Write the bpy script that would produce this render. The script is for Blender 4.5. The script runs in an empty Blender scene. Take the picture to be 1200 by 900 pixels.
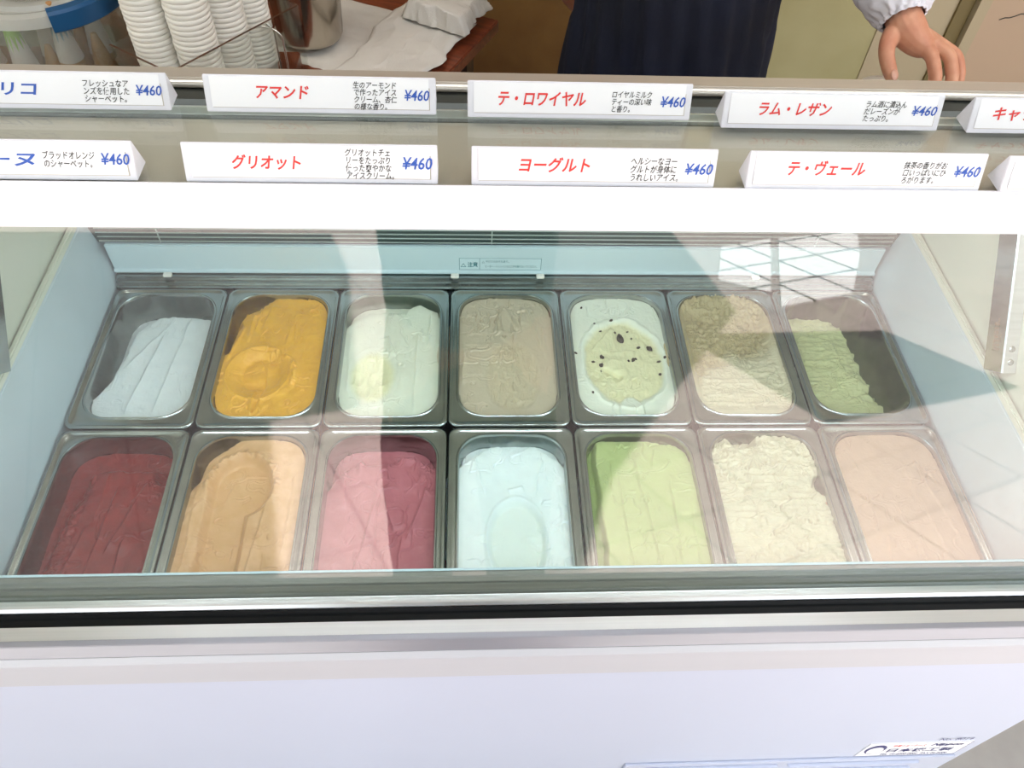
import bpy, bmesh, math, random
import numpy as np
from mathutils import Vector, Matrix

S = bpy.context.scene
C = S.collection
random.seed(7)
PI = math.pi

# ---------------------------------------------------------------- camera, sky, sun, exposure
cam = bpy.data.objects.new('camera', bpy.data.cameras.new('camera'))
C.objects.link(cam)
rt = Vector((0.9985, -0.0367, 0.0404)); fw = Vector((0.0545, 0.6272, -0.7770)).normalized()
rt = (rt - fw * rt.dot(fw)).normalized(); up = rt.cross(fw)
M = Matrix.Identity(4)
for i in range(3):
    M[i][0] = rt[i]; M[i][1] = up[i]; M[i][2] = -fw[i]
M.translation = Vector((-0.0548, -0.6148, 0.8515))
cam.matrix_world = M
cam.data.sensor_width = 36; cam.data.lens = 27.9; cam.data.clip_start = 0.01
S.camera = cam

w = bpy.data.worlds.new('sky'); S.world = w; w.use_nodes = True
wn = w.node_tree; bg = wn.nodes['Background']
bg.inputs['Color'].default_value = (0.84, 0.92, 1.0, 1); bg.inputs['Strength'].default_value = 2.6

sun = bpy.data.objects.new('sun', bpy.data.lights.new('sun', 'SUN')); C.objects.link(sun)
sun.data.energy = 17; sun.data.angle = math.radians(0.6); sun.data.color = (1, 0.95, 0.91)
SUND = Vector((-0.10, -0.20, -0.97)).normalized()          # direction the light travels
sun.rotation_euler = SUND.to_track_quat('-Z', 'Y').to_euler()

S.view_settings.view_transform = 'Standard'; S.view_settings.look = 'None'
S.view_settings.gamma = 1; S.view_settings.exposure = 0.66

# ---------------------------------------------------------------- materials
def mat(name, col, rough=0.5, metal=0.0, var=0.0, scale=20, bump=0.0, bscale=200, col2=None, stretch=(1, 1, 1),
        spec=0.5, emit=0, sss=0, trans=0, alpha=1, coat=0, attr=None):
    m = bpy.data.materials.new(name); m.use_nodes = True
    nt = m.node_tree; b = nt.nodes['Principled BSDF']; L = nt.links.new
    b.inputs['Base Color'].default_value = (*col, 1)
    b.inputs['Roughness'].default_value = rough; b.inputs['Metallic'].default_value = metal
    b.inputs['Specular IOR Level'].default_value = spec
    b.inputs['Transmission Weight'].default_value = trans; b.inputs['Alpha'].default_value = alpha
    b.inputs['Coat Weight'].default_value = coat
    if sss:
        b.inputs['Subsurface Weight'].default_value = sss; b.inputs['Subsurface Radius'].default_value = (.01, .008, .006)
        b.inputs['Subsurface Scale'].default_value = 0.4
    if emit:
        b.inputs['Emission Color'].default_value = (*col, 1); b.inputs['Emission Strength'].default_value = emit
    tc = nt.nodes.new('ShaderNodeTexCoord'); mp = nt.nodes.new('ShaderNodeMapping'); L(tc.outputs['Object'], mp.inputs['Vector'])
    mp.inputs['Scale'].default_value = stretch
    if var or col2:
        n = nt.nodes.new('ShaderNodeTexNoise'); n.inputs['Scale'].default_value = scale; n.inputs['Detail'].default_value = 6
        L(mp.outputs['Vector'], n.inputs['Vector'])
        r = nt.nodes.new('ShaderNodeValToRGB'); L(n.outputs['Fac'], r.inputs['Fac'])
        c2 = col2 if col2 else tuple(max(0, c * (1 - var)) for c in col)
        r.color_ramp.elements[0].position = 0.35; r.color_ramp.elements[1].position = 0.65
        r.color_ramp.elements[0].color = (*c2, 1); r.color_ramp.elements[1].color = (*col, 1)
        src = r.outputs['Color']
    else:
        src = None
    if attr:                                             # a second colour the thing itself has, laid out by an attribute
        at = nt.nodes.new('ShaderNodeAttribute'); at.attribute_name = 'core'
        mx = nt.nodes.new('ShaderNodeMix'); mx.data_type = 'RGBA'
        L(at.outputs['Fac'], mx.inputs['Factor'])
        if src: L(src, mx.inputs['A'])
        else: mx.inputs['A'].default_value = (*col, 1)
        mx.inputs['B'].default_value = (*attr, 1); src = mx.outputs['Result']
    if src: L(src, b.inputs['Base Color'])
    if bump:
        n2 = nt.nodes.new('ShaderNodeTexNoise'); n2.inputs['Scale'].default_value = bscale; n2.inputs['Detail'].default_value = 5
        L(mp.outputs['Vector'], n2.inputs['Vector'])
        bp = nt.nodes.new('ShaderNodeBump'); bp.inputs['Strength'].default_value = bump; bp.inputs['Distance'].default_value = 0.002
        L(n2.outputs['Fac'], bp.inputs['Height']); L(bp.outputs['Normal'], b.inputs['Normal'])
    return m

def pane_mat(name, tint, refl=1.0, frost=0.0, ior=1.5, gl_rough=0.0):
    m = bpy.data.materials.new(name); m.use_nodes = True; nt = m.node_tree; L = nt.links.new
    nt.nodes.remove(nt.nodes['Principled BSDF']); out = nt.nodes['Material Output']
    t = nt.nodes.new('ShaderNodeBsdfTransparent'); t.inputs['Color'].default_value = (*tint, 1)
    g = nt.nodes.new('ShaderNodeBsdfGlossy'); g.inputs['Roughness'].default_value = gl_rough
    g.inputs['Color'].default_value = (refl, refl, refl, 1)
    f = nt.nodes.new('ShaderNodeFresnel'); gm = nt.nodes.new('ShaderNodeNewGeometry'); mr = nt.nodes.new('ShaderNodeMapRange')   # the same 4% at the way out as at the way in
    mr.inputs['To Min'].default_value = ior; mr.inputs['To Max'].default_value = 1 / ior
    L(gm.outputs['Backfacing'], mr.inputs['Value']); L(mr.outputs['Result'], f.inputs['IOR'])
    mx = nt.nodes.new('ShaderNodeMixShader'); L(f.outputs[0], mx.inputs[0]); 
    src = t.outputs[0]
    if frost:
        d = nt.nodes.new('ShaderNodeBsdfTranslucent'); d.inputs['Color'].default_value = (.75, .78, .74, 1)
        d2 = nt.nodes.new('ShaderNodeBsdfDiffuse'); d2.inputs['Color'].default_value = (.8, .82, .8, 1)
        a = nt.nodes.new('ShaderNodeMixShader'); a.inputs[0].default_value = .5; L(d.outputs[0], a.inputs[1]); L(d2.outputs[0], a.inputs[2])
        q = nt.nodes.new('ShaderNodeMixShader'); q.inputs[0].default_value = frost; L(t.outputs[0], q.inputs[1]); L(a.outputs[0], q.inputs[2])
        src = q.outputs[0]
    L(src, mx.inputs[1]); L(g.outputs[0], mx.inputs[2]); L(mx.outputs[0], out.inputs['Surface'])
    return m

MT = {}
MT['enamel'] = mat('white_enamel', (.54, .575, .70), .32, var=.03, scale=3)
MT['trimwhite'] = mat('pale_anodised_trim', (.52, .52, .56), .38, var=.04, scale=6, stretch=(.2, 4, 4))
MT['abs'] = mat('pale_blue_white_plastic', (.50, .60, .64), .42, var=.10, scale=7, bump=.08, bscale=60)
MT['endabs'] = mat('cream_plastic', (.60, .63, .53), .35, var=.04, scale=6)
MT['bluewhite'] = mat('blue_white_panel', (.56, .69, .74), .35)
MT['steel'] = mat('stainless_steel', (.40, .43, .42), .20, 1.0, var=.12, scale=30, bump=.03, bscale=90)
MT['panin'] = MT['steel']
MT['brushed'] = mat('brushed_aluminium', (.74, .74, .76), .30, .85, var=.08, scale=40, stretch=(.05, 6, 6), bump=.05, bscale=400)
MT['ledge'] = mat('grey_aluminium', (.20, .20, .175), .38, .5, var=.12, scale=40, stretch=(.04, 8, 8))
MT['rail'] = mat('warm_grey_aluminium', (.50, .46, .40), .35, .55, var=.05, scale=20, stretch=(.05, 4, 4))
MT['railwhite'] = mat('white_rail', (.80, .80, .86), .35)
MT['black'] = mat('black_rubber', (.003, .004, .005), .35, spec=.2)
MT['dark'] = mat('dark_recess', (.03, .035, .03), .6)
MT['slat'] = mat('grille_wire', (.55, .62, .60), .3, .6)
MT['door'] = mat('olive_grey_door', (.46, .45, .38), .35, var=.15, scale=3)
MT['glass'] = pane_mat('front_glass', (.945, .985, .98))
MT['deckglass'] = pane_mat('shelf_glass', (.90, .915, .90), refl=1.0)
MT['clear'] = pane_mat('clear_acrylic', (.95, .96, .95))
MT['frost'] = pane_mat('cloudy_plastic', (.84, .86, .83), frost=.13, gl_rough=.08)
MT['frostlid'] = pane_mat('cloudy_white_plastic', (.9, .9, .9), frost=.68, gl_rough=.15)
MT['tag'] = mat('white_acrylic', (.72, .72, .77), .3)
MT['card'] = mat('white_card', (.86, .86, .88), .5)
MT['red'] = mat('red_ink', (.72, .035, .03), .6)
MT['blue'] = mat('blue_ink', (.03, .10, .45), .6)
MT['ink'] = mat('black_ink', (.015, .015, .015), .6)
MT['navyink'] = mat('navy_ink', (.05, .05, .16), .6)
MT['teal'] = mat('teal_ink', (.02, .16, .20), .6)
MT['cup'] = mat('white_paper', (.86, .84, .78), .55, bump=.05, bscale=150)
MT['wood'] = mat('red_brown_wood', (.23, .055, .022), .35, col2=(.13, .03, .013), scale=14, stretch=(1, 8, 8), bump=.1, bscale=60)
MT['darkwood'] = mat('dark_brown_wood', (.11, .045, .02), .4, var=.4, scale=12, stretch=(8, 8, 1))
MT['towel'] = mat('white_terry_cloth', (.68, .66, .62), .9, var=.08, scale=14, bump=.6, bscale=500)
MT['pot'] = mat('polished_steel', (.52, .47, .40), .16, 1.0, var=.15, scale=6)
MT['navy'] = mat('navy_cotton', (.0035, .007, .028), .8, var=.5, scale=5, bump=.4, bscale=500)
MT['shirt'] = mat('white_shirt_cloth', (.70, .70, .78), .7, bump=.2, bscale=60)
MT['skin'] = mat('skin', (.60, .31, .20), .5, col2=(.50, .21, .13), scale=35, bump=.18, bscale=220, sss=.12)
MT['nail'] = mat('fingernail', (.55, .30, .22), .3)
MT['hair'] = mat('black_hair', (.02, .015, .012), .5)
MT['photoshirt'] = mat('dark_teal_cloth', (.02, .05, .06), .8)
MT['trouser'] = mat('charcoal_cloth', (.03, .03, .035), .8)
MT['wallgold'] = mat('ochre_wall', (.20, .105, .028), .55, col2=(.135, .062, .016), scale=6, bump=.35, bscale=35)
MT['wallolive'] = mat('pale_olive_wall', (.40, .37, .20), .5, col2=(.34, .31, .15), scale=4, bump=.15, bscale=25)
MT['wallbeige'] = mat('beige_panel', (.45, .38, .26), .5, var=.05, scale=3)
MT['wallpink'] = mat('pink_beige_panel', (.50, .37, .27), .5, var=.04, scale=3)
MT['olivestrip'] = mat('olive_edge', (.17, .13, .05), .5)
MT['tile'] = mat('grey_floor_tile', (.36, .34, .33), .45, var=.08, scale=20)
MT['grout'] = mat('grout', (.13, .12, .115), .8)
MT['ceil'] = mat('white_ceiling', (.62, .60, .54), .8)
MT['bluelid'] = mat('blue_plastic', (.005, .07, .19), .3)
MT['cone'] = mat('wafer', (.52, .27, .10), .7, var=.3, scale=60)
MT['sleevegreen'] = mat('green_paper', (.30, .58, .05), .5)
MT['sleeveblue'] = mat('blue_paper', (.22, .38, .58), .5)
MT['sleevewhite'] = mat('white_sleeve', (.72, .66, .68), .6)
MT['chrome'] = mat('chrome_wire', (.75, .75, .72), .15, 1.0)
MT['gold'] = mat('gold_ink', (.28, .17, .05), .5)
MT['facade'] = mat('pale_render', (.34, .36, .26), .8, var=.2, scale=2)
MT['darkglass'] = mat('dark_window_glass', (.02, .03, .03), .1)
MT['blocker'] = mat('blocker_grey', (.20, .22, .20), .8)

def paving():
    m = bpy.data.materials.new('street_paving'); m.use_nodes = True; nt = m.node_tree; L = nt.links.new
    b = nt.nodes['Principled BSDF']; b.inputs['Roughness'].default_value = .7
    tc = nt.nodes.new('ShaderNodeTexCoord'); br = nt.nodes.new('ShaderNodeTexBrick'); mp = nt.nodes.new('ShaderNodeMapping')
    mp.inputs['Rotation'].default_value = (0, 0, math.radians(24))
    L(tc.outputs['Object'], mp.inputs['Vector']); L(mp.outputs['Vector'], br.inputs['Vector'])
    br.offset = 0; br.inputs['Scale'].default_value = 1; br.inputs['Brick Width'].default_value = .3; br.inputs['Row Height'].default_value = .3
    br.inputs['Mortar Size'].default_value = .005; br.inputs['Color1'].default_value = (.40, .31, .285, 1)
    br.inputs['Color2'].default_value = (.37, .29, .27, 1); br.inputs['Mortar'].default_value = (.24, .19, .18, 1)
    L(br.outputs['Color'], b.inputs['Base Color'])
    return m
MT['paving'] = paving()
def sun_patch_mat():  # sunlight put into the colour: near-white tiles stand in for a sun patch
    m = paving(); m.name = 'sun_patch_tiles'; br = next(n for n in m.node_tree.nodes if n.type == 'TEX_BRICK')
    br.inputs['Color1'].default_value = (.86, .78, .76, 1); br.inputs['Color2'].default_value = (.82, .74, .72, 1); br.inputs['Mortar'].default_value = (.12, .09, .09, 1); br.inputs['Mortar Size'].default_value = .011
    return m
MT['pale'] = sun_patch_mat()

# ---------------------------------------------------------------- helpers
def link(name, me, m=None, parent=None, loc=None, rot=None):
    o = bpy.data.objects.new(name, me); C.objects.link(o)
    if m is not None and me is not None and not me.materials: me.materials.append(m)
    if parent: o.parent = parent
    if loc: o.location = loc
    if rot: o.rotation_euler = rot
    return o
def smooth(me, ang=None):
    me.polygons.foreach_set('use_smooth', [True] * len(me.polygons))
    if ang is not None: me.set_sharp_from_angle(angle=math.radians(ang))
def tag(o, label, cat, group=None, kind=None):
    o['label'] = label; o['category'] = cat
    if group: o['group'] = group
    if kind: o['kind'] = kind
    return o
def empty(name, loc=(0, 0, 0), rz=0):
    o = bpy.data.objects.new(name, None); C.objects.link(o); o.location = loc; o.rotation_euler = (0, 0, rz); o.empty_display_size = .05
    return o
def mesh_from(vs, fs, name='m'):
    me = bpy.data.meshes.new(name); me.from_pydata([tuple(v) for v in vs], [], fs); me.update(); return me
def box_bm(bm, x0, x1, y0, y1, z0, z1, bev=0):
    r = bmesh.ops.create_cube(bm, size=1)
    for v in r['verts']:
        v.co = Vector(((x0 + x1) / 2 + v.co.x * (x1 - x0), (y0 + y1) / 2 + v.co.y * (y1 - y0), (z0 + z1) / 2 + v.co.z * (z1 - z0)))
    if bev:
        es = {e for v in r['verts'] for e in v.link_edges}
        bmesh.ops.bevel(bm, geom=list(es), offset=bev, segments=2, affect='EDGES')
def box(name, m, parent, x0, x1, y0, y1, z0, z1, bev=0):
    bm = bmesh.new(); box_bm(bm, x0, x1, y0, y1, z0, z1, bev)
    me = bpy.data.meshes.new(name); bm.to_mesh(me); bm.free()
    return link(name, me, m, parent)
def prof_x(name, m, parent, prof, x0, x1, bev=0):
    """closed (y,z) profile swept along X"""
    n = len(prof)
    vs = [(x0, y, z) for y, z in prof] + [(x1, y, z) for y, z in prof]
    fs = [tuple(range(n))[::-1], tuple(range(n, 2 * n))] + [(i, (i + 1) % n, n + (i + 1) % n, n + i) for i in range(n)]
    bm = bmesh.new(); me = mesh_from(vs, fs, name); bm.from_mesh(me)
    bmesh.ops.recalc_face_normals(bm, faces=bm.faces)
    if bev: bmesh.ops.bevel(bm, geom=bm.edges[:], offset=bev, segments=2, affect='EDGES')
    bm.to_mesh(me); bm.free()
    return link(name, me, m, parent)
def lathe_me(name, prof, seg=32, close=False):
    vs, fs = [], []
    for r, z in prof:
        for k in range(seg):
            a = 2 * PI * k / seg; vs.append((r * math.cos(a), r * math.sin(a), z))
    n = len(prof)
    for i in range(n - 1):
        for k in range(seg):
            k2 = (k + 1) % seg; fs.append((i * seg + k, i * seg + k2, (i + 1) * seg + k2, (i + 1) * seg + k))
    me = mesh_from(vs, fs, name)
    bm = bmesh.new(); bm.from_mesh(me); bmesh.ops.remove_doubles(bm, verts=bm.verts, dist=1e-6)
    bmesh.ops.recalc_face_normals(bm, faces=bm.faces); bm.to_mesh(me); bm.free()
    smooth(me, 50); return me
def tube(name, m, parent, pts, r, seg=8):
    vs, fs = [], []; P = [Vector(p) for p in pts]
    for i, p in enumerate(P):
        t = (P[min(i + 1, len(P) - 1)] - P[max(i - 1, 0)]).normalized()
        a = t.orthogonal().normalized() if i == 0 else (a - t * a.dot(t)).normalized()
        b = t.cross(a)
        for k in range(seg):
            q = 2 * PI * k / seg; vs.append(p + (a * math.cos(q) + b * math.sin(q)) * r)
    for i in range(len(P) - 1):
        for k in range(seg):
            k2 = (k + 1) % seg; fs.append((i * seg + k, i * seg + k2, (i + 1) * seg + k2, (i + 1) * seg + k))
    fs += [tuple(range(seg))[::-1], tuple((len(P) - 1) * seg + k for k in range(seg))]
    me = mesh_from(vs, fs, name); smooth(me, 60); return link(name, me, m, parent)
def text(name, body, m, parent, mw, bx, by, bw, bh, bold=0.0, shear=0.22, space=1.0, align='LEFT', fit='both'):
    """print on a plane: mw maps local (x,y) to the parent's space; text fitted in the box bx..bx+bw, by..by+bh"""
    cu = bpy.data.curves.new(name, 'FONT'); cu.body = body; cu.size = 1; cu.shear = shear; cu.offset = bold
    cu.space_line = space; cu.align_x = align; cu.resolution_u = 2; cu.fill_mode = 'FRONT'
    to = bpy.data.objects.new(name, cu); C.objects.link(to)
    dg = bpy.context.evaluated_depsgraph_get(); dg.update()
    me = bpy.data.meshes.new_from_object(to.evaluated_get(dg)); bpy.data.objects.remove(to)
    n = len(me.vertices); co = np.empty(n * 3); me.vertices.foreach_get('co', co); co = co.reshape(-1, 3)
    mn = co.min(0); mx = co.max(0); sx = bw / (mx[0] - mn[0]); sy = bh / (mx[1] - mn[1])
    if fit == 'w': sy = min(sy, sx * 1.0)
    co[:, 0] = bx + (co[:, 0] - mn[0]) * sx; co[:, 1] = by + (co[:, 1] - mn[1]) * sy; co[:, 2] = 0
    me.vertices.foreach_set('co', co.ravel()); me.transform(mw); me.update()
    me.materials.clear()
    return link(name, me, m, parent)

def hashn(ix, iy, seed):
    h = np.sin(ix * 127.1 + iy * 311.7 + seed * 74.7) * 43758.5453
    return (h - np.floor(h)) * 2 - 1
def vn(x, y, seed=0):
    ix = np.floor(x); iy = np.floor(y); fx = x - ix; fy = y - iy
    fx = fx * fx * fx * (fx * (fx * 6 - 15) + 10); fy = fy * fy * fy * (fy * (fy * 6 - 15) + 10)
    a = hashn(ix, iy, seed); b = hashn(ix + 1, iy, seed); c = hashn(ix, iy + 1, seed); d = hashn(ix + 1, iy + 1, seed)
    return (a * (1 - fx) + b * fx) * (1 - fy) + (c * (1 - fx) + d * fx) * fy
def fbm(x, y, seed=0, o=4):
    s = 0; a = 1; t = 0
    for k in range(o):
        s = s + a * vn(x * 2 ** k, y * 2 ** k, seed + k * 13); t += a; a *= .5
    return s / t
def ridged(x, y, seed=0, o=3):
    s = 0; a = 1; t = 0
    for k in range(o):
        s = s + a * (1 - 2 * np.abs(vn(x * 2 ** k, y * 2 ** k, seed + k * 17))); t += a; a *= .5
    return s / t
def ss(x): x = np.clip(x, 0, 1); return x * x * (3 - 2 * x)

# ================================================================= SETTING
def struct(o): o['kind'] = 'structure'; return o
FZ = -0.80
def wallbox(name, m, *a): return struct(box(name, m, None, *a))
# floor: sub-base with separate tiles where the photograph can see them
fl = struct(box('floor', MT['grout'], None, -2.2, 2.6, -1.30, 1.5, FZ - .06, FZ - .004))
tme = None
tw = .45
for i in range(10):
    for j in range(6):
        x0 = -2.0 + i * tw + .037; y0 = -1.30 + j * tw
        if tme is None:
            bm = bmesh.new(); box_bm(bm, 0, tw - .004, 0, tw - .004, -.012, 0, .0015)
            tme = bpy.data.meshes.new('tile'); bm.to_mesh(tme); bm.free(); tme.materials.append(MT['tile'])
        t = bpy.data.objects.new('tile', tme); C.objects.link(t); t.parent = fl; t.location = (x0, y0, FZ + .003)
struct(link('street_ground', mesh_from([(-30, -30, FZ - .03), (30, -30, FZ - .03), (30, -1.3, FZ - .03), (-30, -1.3, FZ - .03)], [(0, 1, 2, 3)], 'street_ground'), MT['paving']))
for q in ([(1.33, -3.75), (1.52, -4.35), (1.90, -4.54), (1.56, -3.55)], [(1.54, -3.34), (1.95, -4.54), (2.57, -4.75), (2.35, -4.22), (2.01, -3.55)]):  # painted sun patches, laid where bright light shows in the mirrored street
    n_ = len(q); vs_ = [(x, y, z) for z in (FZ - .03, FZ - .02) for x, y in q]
    struct(link('street_sun_patch', mesh_from(vs_, [tuple(range(n_))[::-1], tuple(range(n_, 2 * n_))][::1] + [(i, (i + 1) % n_, n_ + (i + 1) % n_, n_ + i) for i in range(n_)]), MT['pale']))
WY = 1.30
wallbox('wall_back_grey', mat('grey_green_wall', (.20, .20, .16), .5, var=.1, scale=4), -2.2, -.60, WY, WY + .1, FZ, 1.9)
wallbox('wall_back', MT['wallgold'], -.60, .56, WY, WY + .1, FZ, 1.9)
wallbox('wall_back_olive', MT['wallolive'], .56, .974, WY, WY + .1, FZ, 1.9)
wallbox('wall_back_beige', MT['wallbeige'], .974, 1.188, WY - .004, WY + .1, FZ, 1.9)
wallbox('trim_1', MT['olivestrip'], 1.150, 1.186, WY - .012, WY - .002, FZ, 1.9)
wallbox('trim_2', MT['wallbeige'], 1.188, 1.217, WY - .03, WY, FZ, 1.9)
wallbox('wall_right_panel', MT['wallpink'], 1.219, 2.6, WY - .02, WY + .1, FZ, 1.9)
wallbox('trim_3', MT['darkwood'], -.548, -.515, WY - .03, WY, FZ, 1.9)
wallbox('trim_4', MT['wallolive'], -.60, -.55, WY - .02, WY, FZ, 1.9)
wallbox('wall_left', MT['wallolive'], -2.3, -2.2, -.7, WY + .1, FZ, 1.9)
wallbox('wall_right', MT['wallbeige'], 2.6, 2.7, -.7, WY + .1, FZ, 1.9)
wallbox('ceiling', MT['ceil'], -2.3, 2.7, -.62, WY + .1, 1.9, 2.0)
for x in (-.75, .85):  # ceiling fill lights added out of view to brighten the rear
    cl = empty('ceiling_fill_light', (x, .45, 1.9)); tag(cl, 'added flat white fill light, out of view over the %s of the counter' % ('left' if x < 0 else 'right'), 'light')
    box('fill_housing', MT['railwhite'], cl, -.45, .45, -.14, .14, -.05, -.001)
    box('fill_diffuser', mat('fill_glow', (1, .95, .86), emit=7), cl, -.43, .43, -.12, .12, -.056, -.0502)
# hairline crack in the pink panel
pc = [(1.262 + .012 * k, WY - .0215, -.062 + .0035 * k + .002 * math.sin(k * 2)) for k in range(8)]
struct(tube('trim_5', MT['dark'], None, pc, .0012, 5))
# facade across the street, mirrored in the glass
fc = struct(box('wall_street', MT['facade'], None, -14, 14, -11.4, -11, FZ, 5.0))
for i in range(8):
    fr = box('window_frame', MT['railwhite'], fc, -12 + i * 3.2, -10.2 + i * 3.2, -11.0, -10.93, .3, 2.6)
    box('window_pane', MT['darkglass'], fc, -11.9 + i * 3.2, -10.3 + i * 3.2, -10.94, -10.92, .4, 2.5)

# ================================================================= FREEZER
FR = empty('display_freezer', (0, 0, FZ))
tag(FR, 'long white ice cream display freezer with sloping front glass and a glass shelf', 'freezer')
FR_off = Vector((0, 0, -FZ))
class _P: pass
def FP(o):                                                # parts are modelled in world coordinates
    o.parent = FR; o.location = Vector(o.location) + FR_off; return o
def fbox(name, m, *a): return FP(box(name, m, None, *a))
def fprof(name, m, prof, x0, x1, bev=0): return FP(prof_x(name, m, None, prof, x0, x1, bev))
HW = .700
fp_ = fbox('front_panel', MT['enamel'], -HW, HW, -.318, -.300, -.74, -.0150, .0005)
fbox('plinth', MT['dark'], -HW + .03, HW - .03, -.29, .32, -.80, -.74)
fbox('seam_shadow', MT['ledge'], -HW, HW, -.3190, -.300, -.0145, -.0118)  # grey strip painted in for the shadow line below the trim
fprof('face_trim', MT['trimwhite'], [(-.322, -.012), (-.322, .044), (-.316, .050), (-.300, .050), (-.300, -.012)], -HW - .002, HW + .002, .0008)
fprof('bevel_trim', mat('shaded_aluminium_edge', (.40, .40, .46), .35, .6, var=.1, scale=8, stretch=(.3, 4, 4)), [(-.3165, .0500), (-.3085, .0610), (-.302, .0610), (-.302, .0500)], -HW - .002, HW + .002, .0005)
fprof('top_strip', MT['brushed'], [(-.3070, .0605), (-.2880, .0605), (-.2880, .040), (-.3070, .040)], -HW - .002, HW + .002, .0006)
fprof('glass_gasket', MT['black'], [(-.2870, .056), (-.2800, .0575), (-.2785, .0600), (-.2745, .0610), (-.2730, .050), (-.2880, .040)], -HW, HW, .0005)
fprof('inner_sill', MT['ledge'], [(-.2604, .056), (-.256, .060), (-.247, .0585), (-.2465, .0605), (-.2410, .0605), (-.2400, .0590), (-.2345, .0605), (-.2320, .0590), (-.2320, .020), (-.2604, .020)], -.66, .66, .0005)
fprof('sill_lip', MT['bluewhite'], [(-.2335, .0608), (-.2310, .0608), (-.2295, .0570), (-.2310, .030), (-.2335, .030)], -.66, .66, .0004)
fprof('sill_face', MT['brushed'], [(-.2728, .0600), (-.2700, .0625), (-.2620, .0625), (-.2605, .0600), (-.2605, .045), (-.2728, .045)], -.66, .66, .0004)
# tub and side walls
fbox('tub_floor', MT['steel'], -.60, .60, -.262, .285, -.16, -.15)
fbox('tub_front_wall', MT['abs'], -.60, .60, -.275, -.262, -.15, .03)
fbox('tub_back_wall', MT['abs'], -.60, .60, .285, .30, -.15, -.004)
def xprof(name, m, prof, y0, y1):
    n = len(prof)
    vs = [(x, y0, z) for x, z in prof] + [(x, y1, z) for x, z in prof]
    fs = [tuple(range(n)), tuple(range(n, 2 * n))[::-1]] + [(i, n + i, n + (i + 1) % n, (i + 1) % n) for i in range(n)]
    me = mesh_from(vs, fs, name); bm = bmesh.new(); bm.from_mesh(me); bmesh.ops.recalc_face_normals(bm, faces=bm.faces)
    bmesh.ops.bevel(bm, geom=bm.edges[:], offset=.0015, segments=2, affect='EDGES'); bm.to_mesh(me); bm.free()
    return FP(link(name, me, m))
for s in (-1, 1):
    xprof('inner_side_wall', MT['abs'], [(s * .5805, -.15), (s * .5805, -.004), (s * .6000, .100), (s * .6040, .1035), (s * .612, .1035), (s * .612, -.15)], -.262, .305)
    xprof('side_rim', MT['endabs'], [(s * .6005, .1005), (s * .6025, .1085), (s * .6090, .1085), (s * .6120, .1040), (s * .612, .09)], -.262, .305)
    # end panel, front edge follows the slope of the glass
    vs = [(-.268, .06), (-.180, .470), (-.03, .495), (.30, .12), (.32, -.74), (-.298, -.74), (-.298, .048)]
    me = mesh_from([(s * .613, y, z) for y, z in vs] + [(s * (HW - .002), y, z) for y, z in vs],
                   [tuple(range(7)), tuple(range(7, 14))[::-1]] + [(i, 7 + i, 7 + (i + 1) % 7, (i + 1) % 7) for i in range(7)])
    bm = bmesh.new(); bm.from_mesh(me); bmesh.ops.recalc_face_normals(bm, faces=bm.faces); bm.to_mesh(me); bm.free()
    FP(link('end_panel', me, MT['endabs']))
fbox('rear_body', MT['enamel'], -.66, .66, .306, .325, -.74, .115)
# back of the well: channel, blue-white fascia, wire grille
fprof('rear_channel', MT['steel'], [(.2585, -.004), (.2585, .001), (.2640, .0015), (.2645, .0060), (.2700, .0065), (.2705, .0125), (.2850, .0130), (.2850, -.004)], -.578, .578, .0004)
fascia = fbox('rear_fascia', MT['bluewhite'], -.580, .580, .279, .286, .0165, .0655, .0015)
fprof('fascia_lip', MT['bluewhite'], [(.2755, .0150), (.2755, .0185), (.2790, .0205), (.2860, .0205), (.2860, .0150)], -.580, .580, .0004)
for x in (-.502, -.0753, .055, .39):
    fbox('fascia_clip', MT['cup'], x - .006, x + .006, .2675, .2755, .0128, .0175, .001)
fbox('grille_backing', mat('grille_void', (.07, .095, .09), .5), -.600, .600, .292, .300, .060, .130)
for k in range(6):
    z = .0700 + k * .0078
    FP(tube('grille_slat', MT['slat'], None, [(-.585, .2835, z), (.585, .2835, z)], .0010, 6))
for x in (-.50, -.02, .47):
    FP(tube('grille_upright', MT['slat'], None, [(x, .2858, .066), (x, .2858, .116)], .0010, 6))
finme = None
for k in range(110):
    if finme is None:
        bm = bmesh.new(); box_bm(bm, -.0012, .0012, 0, .006, 0, .016); finme = bpy.data.meshes.new('cooling_fin'); bm.to_mesh(finme); bm.free(); finme.materials.append(MT['slat'])
    o = bpy.data.objects.new('cooling_fin', finme); C.objects.link(o); o.parent = FR; o.location = Vector((-.567 + k * .0104, .2862, .1135)) + FR_off
# sliding rear doors slope from the grille up to the rear rail
for nm, x0, x1, dy in (('rear_door', -.60, .02, 0), ('rear_door', -.02, .60, .012)):
    fprof(nm, MT['door'], [(.290 + dy, .130), (.296 + dy, .130), (-.010 + dy, .492), (-.016 + dy, .492)], x0, x1)
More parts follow.
